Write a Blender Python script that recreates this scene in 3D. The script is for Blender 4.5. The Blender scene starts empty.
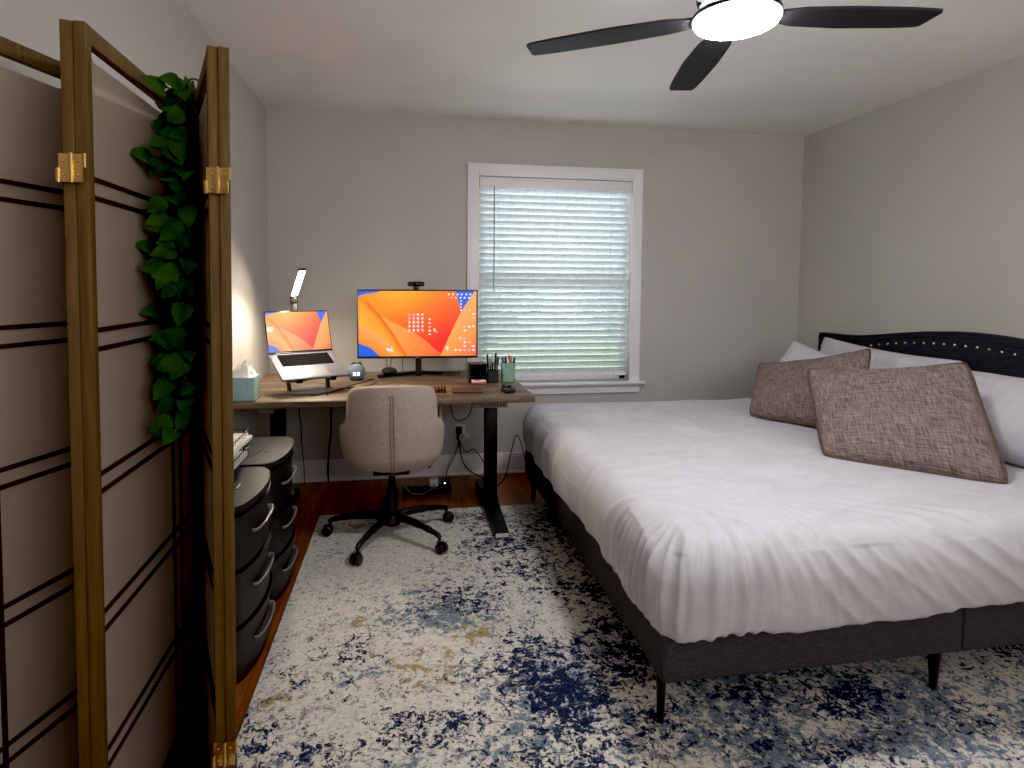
import bpy, bmesh, math, random
from mathutils import Vector, Matrix, noise
random.seed(7)
SC = bpy.context.scene
COL = SC.collection
PI = math.pi

# ------------------------------------------------------------------ materials
def lin(c):
    return tuple(((x/255.0)/12.92 if x/255.0 <= 0.04045 else ((x/255.0+0.055)/1.055)**2.4) for x in c)

def new_mat(name):
    m = bpy.data.materials.new(name); m.use_nodes = True
    nt = m.node_tree
    return m, nt, nt.nodes['Principled BSDF']

def N(nt, t, **kw):
    n = nt.nodes.new(t)
    for k, v in kw.items():
        setattr(n, k, v)
    return n

def coords(nt, scale=(1, 1, 1), rot=(0, 0, 0), uv=False):
    tc = N(nt, 'ShaderNodeTexCoord'); mp = N(nt, 'ShaderNodeMapping')
    mp.inputs['Scale'].default_value = scale; mp.inputs['Rotation'].default_value = rot
    nt.links.new(tc.outputs['UV' if uv else 'Object'], mp.inputs['Vector'])
    return mp.outputs['Vector']

def ramp(nt, fac, stops):
    r = N(nt, 'ShaderNodeValToRGB')
    while len(r.color_ramp.elements) < len(stops):
        r.color_ramp.elements.new(0.5)
    for e, (p, c) in zip(r.color_ramp.elements, stops):
        e.position = p; e.color = (c[0], c[1], c[2], 1)
    nt.links.new(fac, r.inputs['Fac'])
    return r.outputs['Color']

def bump(nt, bsdf, height, strength=0.2, dist=0.002):
    b = N(nt, 'ShaderNodeBump'); b.inputs['Strength'].default_value = strength; b.inputs['Distance'].default_value = dist
    nt.links.new(height, b.inputs['Height']); nt.links.new(b.outputs['Normal'], bsdf.inputs['Normal'])

def plain(name, rgb, rough=0.5, metal=0.0, var=0.06, nscale=40, bstr=0.0, bscale=300, spec=0.5, emit=None, estr=0.0):
    """colour with a light procedural variation, and an optional fine bump"""
    m, nt, b = new_mat(name)
    c = lin(rgb)
    v = coords(nt)
    n = N(nt, 'ShaderNodeTexNoise'); n.inputs['Scale'].default_value = nscale; n.inputs['Detail'].default_value = 3
    nt.links.new(v, n.inputs['Vector'])
    col = ramp(nt, n.outputs['Fac'], [(0.3, [x*(1-var) for x in c]), (0.7, [min(1, x*(1+var)) for x in c])])
    nt.links.new(col, b.inputs['Base Color'])
    b.inputs['Roughness'].default_value = rough; b.inputs['Metallic'].default_value = metal
    b.inputs['Specular IOR Level'].default_value = spec
    if bstr:
        n2 = N(nt, 'ShaderNodeTexNoise'); n2.inputs['Scale'].default_value = bscale; n2.inputs['Detail'].default_value = 2
        nt.links.new(v, n2.inputs['Vector']); bump(nt, b, n2.outputs['Fac'], bstr)
    if emit:
        b.inputs['Emission Color'].default_value = (*lin(emit), 1); b.inputs['Emission Strength'].default_value = estr
    return m

def emission(name, rgb, strength):
    m, nt, b = new_mat(name)
    b.inputs['Base Color'].default_value = (*lin(rgb), 1)
    b.inputs['Emission Color'].default_value = (*lin(rgb), 1); b.inputs['Emission Strength'].default_value = strength
    return m

def wood(name, c1, c2, c3, rough=0.5, axis=0, stretch=14, scale=3.0, plank=None):
    m, nt, b = new_mat(name)
    s = [stretch]*3; s[axis] = 1.0
    v = coords(nt, scale=tuple(s))
    n = N(nt, 'ShaderNodeTexNoise'); n.inputs['Scale'].default_value = scale; n.inputs['Detail'].default_value = 6
    n.inputs['Roughness'].default_value = 0.65; n.inputs['Distortion'].default_value = 0.6
    nt.links.new(v, n.inputs['Vector'])
    col = ramp(nt, n.outputs['Fac'], [(0.32, lin(c1)), (0.5, lin(c2)), (0.68, lin(c3))])
    if plank:
        pl, pw, ang = plank
        v2 = coords(nt, rot=(0, 0, ang))
        br = N(nt, 'ShaderNodeTexBrick'); br.offset = 0.37
        br.inputs['Scale'].default_value = 1.0; br.inputs['Brick Width'].default_value = pl; br.inputs['Row Height'].default_value = pw
        br.inputs['Mortar Size'].default_value = 0.0012; br.inputs['Mortar Smooth'].default_value = 0.2
        br.inputs['Color1'].default_value = (0.72, 0.72, 0.72, 1); br.inputs['Color2'].default_value = (1.15, 1.1, 1.05, 1)
        br.inputs['Mortar'].default_value = (0.25, 0.22, 0.2, 1)
        nt.links.new(v2, br.inputs['Vector'])
        mx = N(nt, 'ShaderNodeMix', data_type='RGBA', blend_type='MULTIPLY'); mx.inputs['Factor'].default_value = 1.0
        nt.links.new(col, mx.inputs['A']); nt.links.new(br.outputs['Color'], mx.inputs['B']); col = mx.outputs['Result']
    nt.links.new(col, b.inputs['Base Color'])
    b.inputs['Roughness'].default_value = rough
    bump(nt, b, n.outputs['Fac'], 0.15)
    return m

def weave(name, c1, c2, scale=260, rough=0.9, bstr=0.4, blotch=None, sheen=0.0, uv=False):
    """two crossed sets of threads, for cloth"""
    m, nt, b = new_mat(name)
    outs = []
    for s in ((scale*0.08, scale, scale*0.5), (scale, scale*0.08, scale*0.5)):
        n = N(nt, 'ShaderNodeTexNoise'); n.inputs['Scale'].default_value = 1.0; n.inputs['Detail'].default_value = 2
        nt.links.new(coords(nt, scale=s, uv=uv), n.inputs['Vector']); outs.append(n.outputs['Fac'])
    mx = N(nt, 'ShaderNodeMath', operation='ADD'); nt.links.new(outs[0], mx.inputs[0]); nt.links.new(outs[1], mx.inputs[1])
    hf = N(nt, 'ShaderNodeMath', operation='MULTIPLY'); hf.inputs[1].default_value = 0.5; nt.links.new(mx.outputs[0], hf.inputs[0])
    col = ramp(nt, hf.outputs[0], [(0.36, lin(c1)), (0.64, lin(c2))])
    if blotch:
        n3 = N(nt, 'ShaderNodeTexNoise'); n3.inputs['Scale'].default_value = 9; n3.inputs['Detail'].default_value = 3
        nt.links.new(coords(nt), n3.inputs['Vector'])
        bc = ramp(nt, n3.outputs['Fac'], [(0.35, blotch[0]), (0.5, (1, 1, 1)), (0.65, blotch[1])])
        m2 = N(nt, 'ShaderNodeMix', data_type='RGBA', blend_type='MULTIPLY'); m2.inputs['Factor'].default_value = 1.0
        nt.links.new(col, m2.inputs['A']); nt.links.new(bc, m2.inputs['B']); col = m2.outputs['Result']
    nt.links.new(col, b.inputs['Base Color'])
    b.inputs['Roughness'].default_value = rough; b.inputs['Specular IOR Level'].default_value = 0.2
    b.inputs['Sheen Weight'].default_value = sheen
    bump(nt, b, hf.outputs[0], bstr, 0.0015)
    return m

def wall_mat(name, rgb, bscale=160, bstr=0.4):
    return plain(name, rgb, rough=0.75, var=0.03, nscale=2.5, bstr=bstr, bscale=bscale, spec=0.3)

M = {}
M['wall'] = wall_mat('painted_wall', (194, 190, 186))
M['ceiling'] = wall_mat('textured_ceiling', (236, 234, 230), bscale=90, bstr=0.7)
M['white_trim'] = plain('white_paint', (240, 238, 241), 0.35, var=0.02)
M['floor'] = wood('red_brown_planks', (96, 52, 26), (136, 78, 42), (164, 100, 56), 0.32, axis=1, stretch=16, scale=2.4, plank=(1.1, 0.085, PI/2))
M['gold_wood'] = wood('bronze_stained_wood', (80, 59, 24), (97, 73, 31), (111, 84, 38), 0.7, axis=2, stretch=20, scale=5)
M['dark_wood'] = plain('dark_brown_muntin', (58, 38, 26), 0.5)
M['brass'] = plain('brass', (212, 176, 112), 0.25, 1.0)
M['black_metal'] = plain('black_metal', (26, 25, 26), 0.45, 0.2)
M['black_plastic'] = plain('black_plastic', (30, 29, 30), 0.42)
M['black_gloss'] = plain('black_gloss', (14, 14, 15), 0.15)
M['drawer_plastic'] = plain('drawer_plastic', (27, 26, 27), 0.5, bstr=0.15, bscale=500)
M['lid_grey'] = plain('dark_grey_plastic', (52, 51, 54), 0.36)
M['clear_handle'] = plain('grey_handle', (126, 122, 122), 0.25)
M['aluminium'] = plain('brushed_aluminium', (132, 131, 140), 0.5, 0.5, var=0.02)
M['key_black'] = plain('key_black', (18, 18, 20), 0.85, spec=0.1)
M['grey_metal'] = plain('grey_metal', (128, 126, 126), 0.4, 0.5)
M['bed_cloth'] = weave('charcoal_upholstery', (56, 55, 58), (78, 76, 79), 420, bstr=0.25)
M['head_cloth'] = weave('dark_headboard_cloth', (38, 38, 42), (54, 54, 60), 420, bstr=0.25)
M['chair_cloth'] = weave('oatmeal_chair_cloth', (158, 143, 134), (196, 181, 170), 420, bstr=0.35)
M['chair_seam'] = weave('chair_piping', (140, 124, 114), (166, 150, 140), 420, bstr=0.2)
M['cushion'] = weave('heather_taupe_cloth', (80, 67, 65), (156, 140, 137), 130, bstr=0.5, blotch=((0.93, 0.88, 0.89), (1.06, 1.03, 0.98)), uv=True)
M['seam_dark'] = plain('cushion_seam', (96, 76, 70), 0.9)
M['tissue_box'] = plain('teal_box', (150, 178, 180), 0.12, var=0.2, nscale=12)
M['tissue'] = plain('tissue_white', (236, 232, 226), 0.9, bstr=0.4, bscale=60)
M['green_cup'] = plain('mint_ceramic', (136, 170, 158), 0.3, var=0.1, nscale=60)
M['leather'] = plain('brown_leather', (72, 46, 40), 0.5, bstr=0.3, bscale=350)
M['paper'] = plain('paper_white', (226, 222, 216), 0.8)
M['white_plastic'] = plain('white_plastic', (218, 215, 212), 0.35)
M['fan_black'] = plain('fan_black', (30, 26, 30), 0.65, var=0.1)
M['vine_stem'] = plain('vine_stem', (40, 50, 22), 0.7)
M['speaker_cloth'] = weave('blue_grey_mesh', (96, 110, 122), (140, 156, 168), 900, bstr=0.4)
M['puck_cloth'] = weave('charcoal_mesh', (30, 30, 32), (56, 56, 58), 900, bstr=0.4)
M['cord_black'] = plain('cord_black', (20, 19, 19), 0.5)
M['cord_brown'] = plain('cord_brown', (48, 26, 26), 0.5)
M['lamp_glow'] = emission('lamp_strip_glow', (255, 240, 214), 230.0)
M['fan_glow'] = emission('fan_light_glow', (246, 248, 252), 76.0)
M['white_glow'] = emission('display_glow', (235, 245, 255), 3.0)
M['bark'] = plain('tree_bark', (70, 58, 48), 0.9)
M['lawn'] = plain('lawn_green', (150, 178, 104), 0.95, var=0.25, nscale=6)

def make_desk_wood():
    m = wood('rustic_desk_wood', (62, 48, 39), (110, 91, 72), (158, 136, 104), 0.5, axis=0, stretch=7, scale=2.0)
    return m
M['desk_wood'] = make_desk_wood()

def translucent(name, rgb, mix=0.4, bscale=420, var=0.09):
    m, nt, b = new_mat(name)
    v = coords(nt)
    n = N(nt, 'ShaderNodeTexNoise'); n.inputs['Scale'].default_value = bscale; n.inputs['Detail'].default_value = 3
    nt.links.new(v, n.inputs['Vector'])
    c = lin(rgb)
    col = ramp(nt, n.outputs['Fac'], [(0.3, [x*(1-var) for x in c]), (0.7, [min(1, x*(1+var)) for x in c])])
    nt.links.new(col, b.inputs['Base Color']); b.inputs['Roughness'].default_value = 0.85; b.inputs['Specular IOR Level'].default_value = 0.15
    t = N(nt, 'ShaderNodeBsdfTranslucent'); nt.links.new(col, t.inputs['Color'])
    mx = N(nt, 'ShaderNodeMixShader'); mx.inputs['Fac'].default_value = mix
    nt.links.new(b.outputs['BSDF'], mx.inputs[1]); nt.links.new(t.outputs['BSDF'], mx.inputs[2])
    nt.links.new(mx.outputs[0], nt.nodes['Material Output'].inputs['Surface'])
    bump(nt, b, n.outputs['Fac'], 0.2, 0.001)
    return m
M['shoji'] = translucent('shoji_cloth', (206, 191, 177), 0.42)
M['slat'] = translucent('blind_slat', (226, 230, 232), 0.20, 30)
M['leaf'] = translucent('ivy_leaf', (58, 90, 28), 0.15, 18, var=0.5)
M['tree_leaf'] = translucent('tree_leaf', (112, 142, 92), 0.4, 20)

def glass_mat():
    m, nt, b = new_mat('window_glass')
    tr = N(nt, 'ShaderNodeBsdfTransparent'); gl = N(nt, 'ShaderNodeBsdfGlossy'); gl.inputs['Roughness'].default_value = 0.03
    fr = N(nt, 'ShaderNodeFresnel'); fr.inputs['IOR'].default_value = 1.45
    mx = N(nt, 'ShaderNodeMixShader')
    nt.links.new(fr.outputs[0], mx.inputs['Fac']); nt.links.new(tr.outputs[0], mx.inputs[1]); nt.links.new(gl.outputs[0], mx.inputs[2])
    nt.links.new(mx.outputs[0], nt.nodes['Material Output'].inputs['Surface'])
    return m
M['glass'] = glass_mat()

def screen_mat():
    m, nt, b = new_mat('lit_screen')
    a = N(nt, 'ShaderNodeVertexColor'); a.layer_name = 'Col'
    nt.links.new(a.outputs['Color'], b.inputs['Emission Color']); b.inputs['Emission Strength'].default_value = 0.82
    b.inputs['Base Color'].default_value = (0.01, 0.01, 0.01, 1); b.inputs['Roughness'].default_value = 0.3
    return m
M['screen'] = screen_mat()

def duvet_mat():
    m, nt, b = new_mat('white_cotton')
    n = N(nt, 'ShaderNodeTexNoise'); n.inputs['Scale'].default_value = 5; n.inputs['Detail'].default_value = 5; n.inputs['Distortion'].default_value = 1.2
    nt.links.new(coords(nt, scale=(1, 2.2, 1), rot=(0, 0, -0.7)), n.inputs['Vector'])
    col = ramp(nt, n.outputs['Fac'], [(0.3, lin((196, 194, 200))), (0.7, lin((208, 206, 212)))])
    nt.links.new(col, b.inputs['Base Color']); b.inputs['Roughness'].default_value = 0.85; b.inputs['Specular IOR Level'].default_value = 0.2
    bump(nt, b, n.outputs['Fac'], 0.12, 0.03)
    return m
M['cotton'] = duvet_mat()

def rug_mat():
    m, nt, b = new_mat('abstract_rug_pile')
    L = nt.links.new
    def noi(s, d, r=0.6, dist=0.0, off=0.0):
        n = N(nt, 'ShaderNodeTexNoise'); n.inputs['Scale'].default_value = s; n.inputs['Detail'].default_value = d
        n.inputs['Roughness'].default_value = r; n.inputs['Distortion'].default_value = dist
        mp = N(nt, 'ShaderNodeMapping'); mp.inputs['Location'].default_value = (off, off*0.7, off*0.3); L(coords(nt), mp.inputs['Vector'])
        L(mp.outputs[0], n.inputs['Vector']); return n.outputs['Fac']
    att = N(nt, 'ShaderNodeVertexColor'); att.layer_name = 'Field'
    sep = N(nt, 'ShaderNodeSeparateColor'); L(att.outputs['Color'], sep.inputs['Color'])
    def field(base, fine, k1, k2):
        # base field from the weave layout + ragged noise
        a = N(nt, 'ShaderNodeMath', operation='MULTIPLY_ADD'); L(fine, a.inputs[0]); a.inputs[1].default_value = k1; L(base, a.inputs[2])
        s = N(nt, 'ShaderNodeMath', operation='SUBTRACT'); L(a.outputs[0], s.inputs[0]); s.inputs[1].default_value = k2
        return s.outputs[0]
    def mask(x, lo, hi):
        mr = N(nt, 'ShaderNodeMapRange'); mr.inputs['From Min'].default_value = lo; mr.inputs['From Max'].default_value = hi; L(x, mr.inputs['Value'])
        return mr.outputs['Result']
    fA = noi(30, 7, 0.78, 0.6); fB = noi(85, 4, 0.7, 0.4, 2.0)
    fm = N(nt, 'ShaderNodeMix', data_type='FLOAT'); fm.inputs['Factor'].default_value = .30; L(fA, fm.inputs['A']); L(fB, fm.inputs['B']); f1 = fm.outputs['Result']; f2 = noi(24, 7, 0.78, 0.6, 5.3); f3 = noi(22, 5, 0.7, 0.4, 11.0); f4 = noi(70, 3, 0.7, 0.3, 3.0)
    def mixc(fac, a, c):
        mx = N(nt, 'ShaderNodeMix', data_type='RGBA'); L(fac, mx.inputs['Factor'])
        if isinstance(a, tuple): mx.inputs['A'].default_value = (*a, 1)
        else: L(a, mx.inputs['A'])
        if isinstance(c, tuple): mx.inputs['B'].default_value = (*c, 1)
        else: L(c, mx.inputs['B'])
        return mx.outputs['Result']
    base = ramp(nt, f4, [(0.3, lin((198, 192, 184))), (0.6, lin((228, 222, 213)))])
    c = mixc(mask(field(sep.outputs['Blue'], f3, 1.6, 0.8), 0.30, 0.40), base, lin((172, 150, 110)))
    blue = ramp(nt, f4, [(0.35, lin((96, 108, 122))), (0.6, lin((138, 150, 160)))])
    c = mixc(mask(field(sep.outputs['Green'], f2, 2.6, 1.3), 0.30, 0.40), c, blue)
    navy = ramp(nt, f4, [(0.35, lin((20, 26, 50))), (0.65, lin((42, 54, 88)))])
    c = mixc(mask(field(sep.outputs['Red'], f1, 3.4, 1.7), 0.30, 0.38), c, navy)
    dk = noi(46, 6, 0.8, 0.8, 8.0)
    c = mixc(mask(dk, 0.575, 0.63), c, lin((62, 66, 84)))
    L(c, b.inputs['Base Color']); b.inputs['Roughness'].default_value = 0.95; b.inputs['Specular IOR Level'].default_value = 0.1
    pile = noi(420, 2)
    ad = N(nt, 'ShaderNodeMath', operation='ADD'); L(pile, ad.inputs[0]); L(f1, ad.inputs[1])
    bump(nt, b, ad.outputs[0], 0.5, 0.006)
    return m
M['rug'] = rug_mat()

# ------------------------------------------------------------------ mesh helpers
def box(bm, lo, hi, mi=0, bevel=0.0, seg=2):
    lo = Vector(lo); hi = Vector(hi)
    return obox(bm, (lo+hi)/2, (1, 0, 0), (0, 1, 0), (0, 0, 1), hi-lo, mi, bevel, seg)

def obox(bm, c, ax, ay, az, size, mi=0, bevel=0.0, seg=2):
    c = Vector(c); ax = Vector(ax).normalized(); ay = Vector(ay).normalized(); az = Vector(az).normalized()
    t = bmesh.new()
    vs = [t.verts.new(c+ax*size[0]/2*i+ay*size[1]/2*j+az*size[2]/2*k) for k in (-1, 1) for j in (-1, 1) for i in (-1, 1)]
    for f in ((0, 2, 3, 1), (4, 5, 7, 6), (0, 1, 5, 4), (2, 6, 7, 3), (0, 4, 6, 2), (1, 3, 7, 5)):
        t.faces.new([vs[i] for i in f])
    if bevel > 0:
        bmesh.ops.bevel(t, geom=list(t.edges), offset=bevel, segments=seg, affect='EDGES', profile=0.5)
    bmesh.ops.recalc_face_normals(t, faces=list(t.faces))
    return merge(bm, t, mi)

def merge(bm, t, mi=0):
    for f in t.faces: f.material_index = mi
    me = bpy.data.meshes.new('tmp'); t.to_mesh(me); t.free(); bm.from_mesh(me); bpy.data.meshes.remove(me)
    return bm

def prism(bm, pts, z0, z1, mi=0, bevel=0.0, mat=None):
    t = bmesh.new()
    lo = [t.verts.new((p[0], p[1], z0)) for p in pts]; hi = [t.verts.new((p[0], p[1], z1)) for p in pts]
    t.faces.new(lo[::-1]); t.faces.new(hi); n = len(pts)
    for i in range(n): t.faces.new((lo[i], lo[(i+1) % n], hi[(i+1) % n], hi[i]))
    if bevel: bmesh.ops.bevel(t, geom=[e for e in t.edges if abs(e.verts[0].co.z-e.verts[1].co.z) < 1e-6], offset=bevel, segments=2, affect='EDGES')
    bmesh.ops.recalc_face_normals(t, faces=list(t.faces))
    if mat is not None: bmesh.ops.transform(t, matrix=mat, verts=list(t.verts))
    return merge(bm, t, mi)

def lathe(bm, prof, c=(0, 0, 0), n=32, mi=0, mat=None, cap=True):
    t = bmesh.new(); rings = []
    for r, z in prof:
        rings.append([t.verts.new((max(r, 1e-5)*math.cos(2*PI*i/n), max(r, 1e-5)*math.sin(2*PI*i/n), z)) for i in range(n)])
    for a, b_ in zip(rings, rings[1:]):
        for i in range(n): t.faces.new((a[i], a[(i+1) % n], b_[(i+1) % n], b_[i]))
    if cap: t.faces.new(rings[0][::-1]); t.faces.new(rings[-1])
    bmesh.ops.remove_doubles(t, verts=list(t.verts), dist=2e-5)
    bmesh.ops.recalc_face_normals(t, faces=list(t.faces))
    mm = Matrix.Translation(Vector(c)) @ (mat if mat is not None else Matrix.Identity(4))
    bmesh.ops.transform(t, matrix=mm, verts=list(t.verts))
    return merge(bm, t, mi)

def spline(pts, k=8):
    P = [Vector(p) for p in pts]; P = [2*P[0]-P[1]]+P+[2*P[-1]-P[-2]]; out = []
    for i in range(1, len(P)-2):
        for j in range(k):
            t = j/k
            out.append(0.5*((2*P[i])+(-P[i-1]+P[i+1])*t+(2*P[i-1]-5*P[i]+4*P[i+1]-P[i+2])*t*t+(-P[i-1]+3*P[i]-3*P[i+1]+P[i+2])*t**3))
    out.append(P[-2]); return out

def tube(bm, pts, r, n=8, mi=0, smooth=True, flat=1.0):
    P = spline(pts) if smooth else [Vector(p) for p in pts]
    t = bmesh.new(); rings = []; up = None
    for i, p in enumerate(P):
        d = (P[min(i+1, len(P)-1)]-P[max(i-1, 0)]).normalized()
        if up is None: up = d.orthogonal().normalized()
        up = (up-d*up.dot(d)).normalized(); s = d.cross(up)
        rr = r[min(i*len(r)//len(P), len(r)-1)] if isinstance(r, (list, tuple)) else r
        rings.append([t.verts.new(p+up*rr*math.cos(2*PI*k/n)+s*rr*flat*math.sin(2*PI*k/n)) for k in range(n)])
    for a, b_ in zip(rings, rings[1:]):
        for i in range(n): t.faces.new((a[i], a[(i+1) % n], b_[(i+1) % n], b_[i]))
    t.faces.new(rings[0][::-1]); t.faces.new(rings[-1])
    bmesh.ops.recalc_face_normals(t, faces=list(t.faces))
    return merge(bm, t, mi)

def link(o, parent=None):
    COL.objects.link(o)
    if parent is not None: o.parent = parent
    return o

def mesh_obj(name, bm, mats, parent=None, smooth=True, angle=35, world=True):
    """one mesh object; bm is authored in world coordinates, and moved to its parent's base"""
    if parent is not None and world:
        p = parent; off = Vector((0, 0, 0))
        while p is not None: off += p.location; p = p.parent
        bmesh.ops.translate(bm, vec=-off, verts=list(bm.verts))
    me = bpy.data.meshes.new(name); bm.to_mesh(me); bm.free()
    for m in (mats if isinstance(mats, (list, tuple)) else [mats]): me.materials.append(m)
    if smooth:
        for p in me.polygons: p.use_smooth = True
        try: me.set_sharp_from_angle(angle=math.radians(angle))
        except Exception: pass
    return link(bpy.data.objects.new(name, me), parent)

def single(name, bm, mats, label, cat, base, group=None, **kw):
    """a top-level thing that is one mesh, with its origin at base"""
    bmesh.ops.translate(bm, vec=-Vector(base), verts=list(bm.verts))
    o = mesh_obj(name, bm, mats, None, **kw); o.location = base
    tag(o, label, cat, group); return o

def tag(o, label, cat, group=None, kind=None):
    if label: o['label'] = label
    if cat: o['category'] = cat
    if group: o['group'] = group
    if kind: o['kind'] = kind
    return o

def thing(name, label, cat, loc, group=None):
    o = bpy.data.objects.new(name, None); o.empty_display_size = 0.1; link(o); o.location = loc
    return tag(o, label, cat, group)

def struct(name, bm, mats, parent=None, **kw):
    o = mesh_obj(name, bm, mats, parent, **kw)
    if parent is None: o['kind'] = 'structure'
    return o

B = bmesh.new

# ------------------------------------------------------------------ camera
yaw, pitch, roll, f_px, pcx, pcy, cam_z = 0.163, 0.0565, 0.0067, 588.35, 501.83, 319.73, 1.3111
F = Vector((math.sin(yaw)*math.cos(pitch), math.cos(yaw)*math.cos(pitch), -math.sin(pitch)))
R_ = Vector((math.cos(yaw), -math.sin(yaw), 0)); U_ = R_.cross(F)
R2 = R_*math.cos(roll)+U_*math.sin(roll); U2 = -R_*math.sin(roll)+U_*math.cos(roll)
cam = bpy.data.cameras.new('camera'); co = bpy.data.objects.new('camera', cam); COL.objects.link(co)
co.matrix_world = Matrix(((R2.x, U2.x, -F.x, 0), (R2.y, U2.y, -F.y, 0), (R2.z, U2.z, -F.z, cam_z), (0, 0, 0, 1)))
cam.sensor_fit = 'HORIZONTAL'; cam.sensor_width = 36; cam.lens = f_px/1024*36
cam.shift_x = (512-pcx)/1024; cam.shift_y = -(384-pcy)/1024; cam.clip_start = 0.05
SC.camera = co

# ------------------------------------------------------------------ room shell
XL, XR, YB, YF, H = -0.877, 2.933, 4.025, -0.75, 2.44
WX0, WX1, WZ0, WZ1 = 0.497, 1.592, 0.640, 2.060      # window opening
b = B(); box(b, (XL-.12, YF-.12, -.1), (XR+.12, YB+.12, 0)); struct('floor', b, M['floor'], smooth=False)
b = B(); box(b, (XL-.12, YF-.12, H), (XR+.12, YB+.12, H+.1)); struct('ceiling', b, M['ceiling'], smooth=False)
b = B(); box(b, (XL-.12, YF, 0), (XL, YB, H)); struct('wall_left', b, M['wall'], smooth=False)
b = B(); box(b, (XR, YF, 0), (XR+.12, YB, H)); struct('wall_right', b, M['wall'], smooth=False)
b = B(); box(b, (XL-.12, YF-.12, 0), (XR+.12, YF, H)); struct('wall_front', b, M['wall'], smooth=False)
b = B()
box(b, (XL-.12, YB, 0), (WX0, YB+.12, H)); box(b, (WX1, YB, 0), (XR+.12, YB+.12, H))
box(b, (WX0, YB, 0), (WX1, YB+.12, WZ0)); box(b, (WX0, YB, WZ1), (WX1, YB+.12, H))
struct('wall_back', b, M['wall'], smooth=False)
def baseboard(name, lo, hi, cap_lo, cap_hi):
    b = B(); box(b, lo, hi, bevel=.003); box(b, cap_lo, cap_hi, bevel=.004); struct(name, b, M['white_trim'])
baseboard('baseboard_back', (XL, YB-.016, 0), (XR, YB, .145), (XL, YB-.024, .0), (XR, YB, .02))
baseboard('baseboard_left', (XL, YF, 0), (XL+.016, YB-.02, .145), (XL, YF, 0), (XL+.024, YB-.025, .02))
baseboard('baseboard_right', (XR-.016, YF, 0), (XR, YB-.02, .145), (XR-.024, YF, 0), (XR, YB-.025, .02))

# window
win = bpy.data.objects.new('window_1', None); link(win); win.location = ((WX0+WX1)/2, YB, WZ0); win['kind'] = 'structure'
b = B(); y0, y1 = YB-.022, YB
box(b, (.420, y0, WZ0), (WX0, y1, 2.138), bevel=.004); box(b, (WX1, y0, WZ0), (1.664, y1, 2.138), bevel=.004)
box(b, (WX0-.001, y0, WZ1), (WX1+.001, y1, 2.138), bevel=.004)
box(b, (.414, y0-.006, 2.128), (1.670, y1, 2.142), bevel=.002); box(b, (.418, y0-.005, WZ0), (.428, y1, 2.13), bevel=.002); box(b, (1.656, y0-.005, WZ0), (1.666, y1, 2.13), bevel=.002)
mesh_obj('window_frame', b, M['white_trim'], win)
b = B(); box(b, (.40, YB-.06, .618), (1.70, YB+.03, .640), bevel=.005)
prism(b, [(.425, YB-.02), (1.672, YB-.02), (1.672, YB), (.425, YB)], .556, .618)
box(b, (.41, YB-.03, .600), (1.69, YB, .618), bevel=.006)
mesh_obj('window_sill', b, M['white_trim'], win)
b = B(); ys, ye = YB+.075, YB+.105
for x0, x1, z0, z1 in ((WX0, WX0+.045, WZ0, WZ1), (WX1-.045, WX1, WZ0, WZ1), (WX0, WX1, WZ0, WZ0+.05), (WX0, WX1, WZ1-.05, WZ1), (WX0, WX1, 1.315, 1.365)):
    box(b, (x0, ys, z0), (x1, ye, z1), bevel=.003)
mesh_obj('sash', b, M['white_trim'], win)
b = B(); box(b, (WX0+.02, YB+.092, WZ0+.02), (WX1-.02, YB+.096, WZ1-.02)); mesh_obj('window_pane', b, M['glass'], win, smooth=False)

# blind, hung inside the frame
blind = thing('window_blind', 'white horizontal slat blind lowered over the window in the back wall', 'window blind', ((WX0+WX1)/2, YB+.03, WZ1))
b = B(); box(b, (WX0+.004, YB-.012, 1.985), (WX1-.003, YB+.055, WZ1-.003), bevel=.003); mesh_obj('head_rail', b, M['white_trim'], blind)
b = B(); n_sl = 29; zt, zb = 1.967, .715
tilt = math.radians(56); rndb = random.Random(3)
for i in range(n_sl):
    z = zt-(zt-zb)*i/(n_sl-1); a = tilt+rndb.uniform(-.05, .05)
    x0 = WX0+.006+rndb.uniform(-.002, .004); x1 = WX1-.018+rndb.uniform(-.007, .006)
    if i in (14,): a = math.radians(72)
    d = Vector((0, math.cos(a), -math.sin(a)))       # room edge up, outer edge down
    nrm = Vector((0, math.sin(a), math.cos(a)))
    obox(b, ((x0+x1)/2, YB+.026, z), (1, 0, 0), d, nrm, (x1-x0, .050, .0028))
mesh_obj('slat', b, M['slat'], blind, smooth=False)
b = B(); box(b, (WX0+.006, YB+.002, .676), (WX1-.014, YB+.05, .700), bevel=.004); mesh_obj('bottom_rail', b, M['white_trim'], blind)
for xx in (WX0+.14, (WX0+WX1)/2, WX1-.15):
    b = B(); tube(b, [(xx, YB-.002, 1.99), (xx, YB-.002, .69)], .0012, 6, smooth=False); mesh_obj('ladder_cord', b, M['white_plastic'], blind)
b = B(); tube(b, [(WX0+.105, YB-.016, 1.99), (WX0+.105, YB-.018, 1.28)], .0035, 8, smooth=False); mesh_obj('tilt_wand', b, M['grey_metal'], blind)

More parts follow.
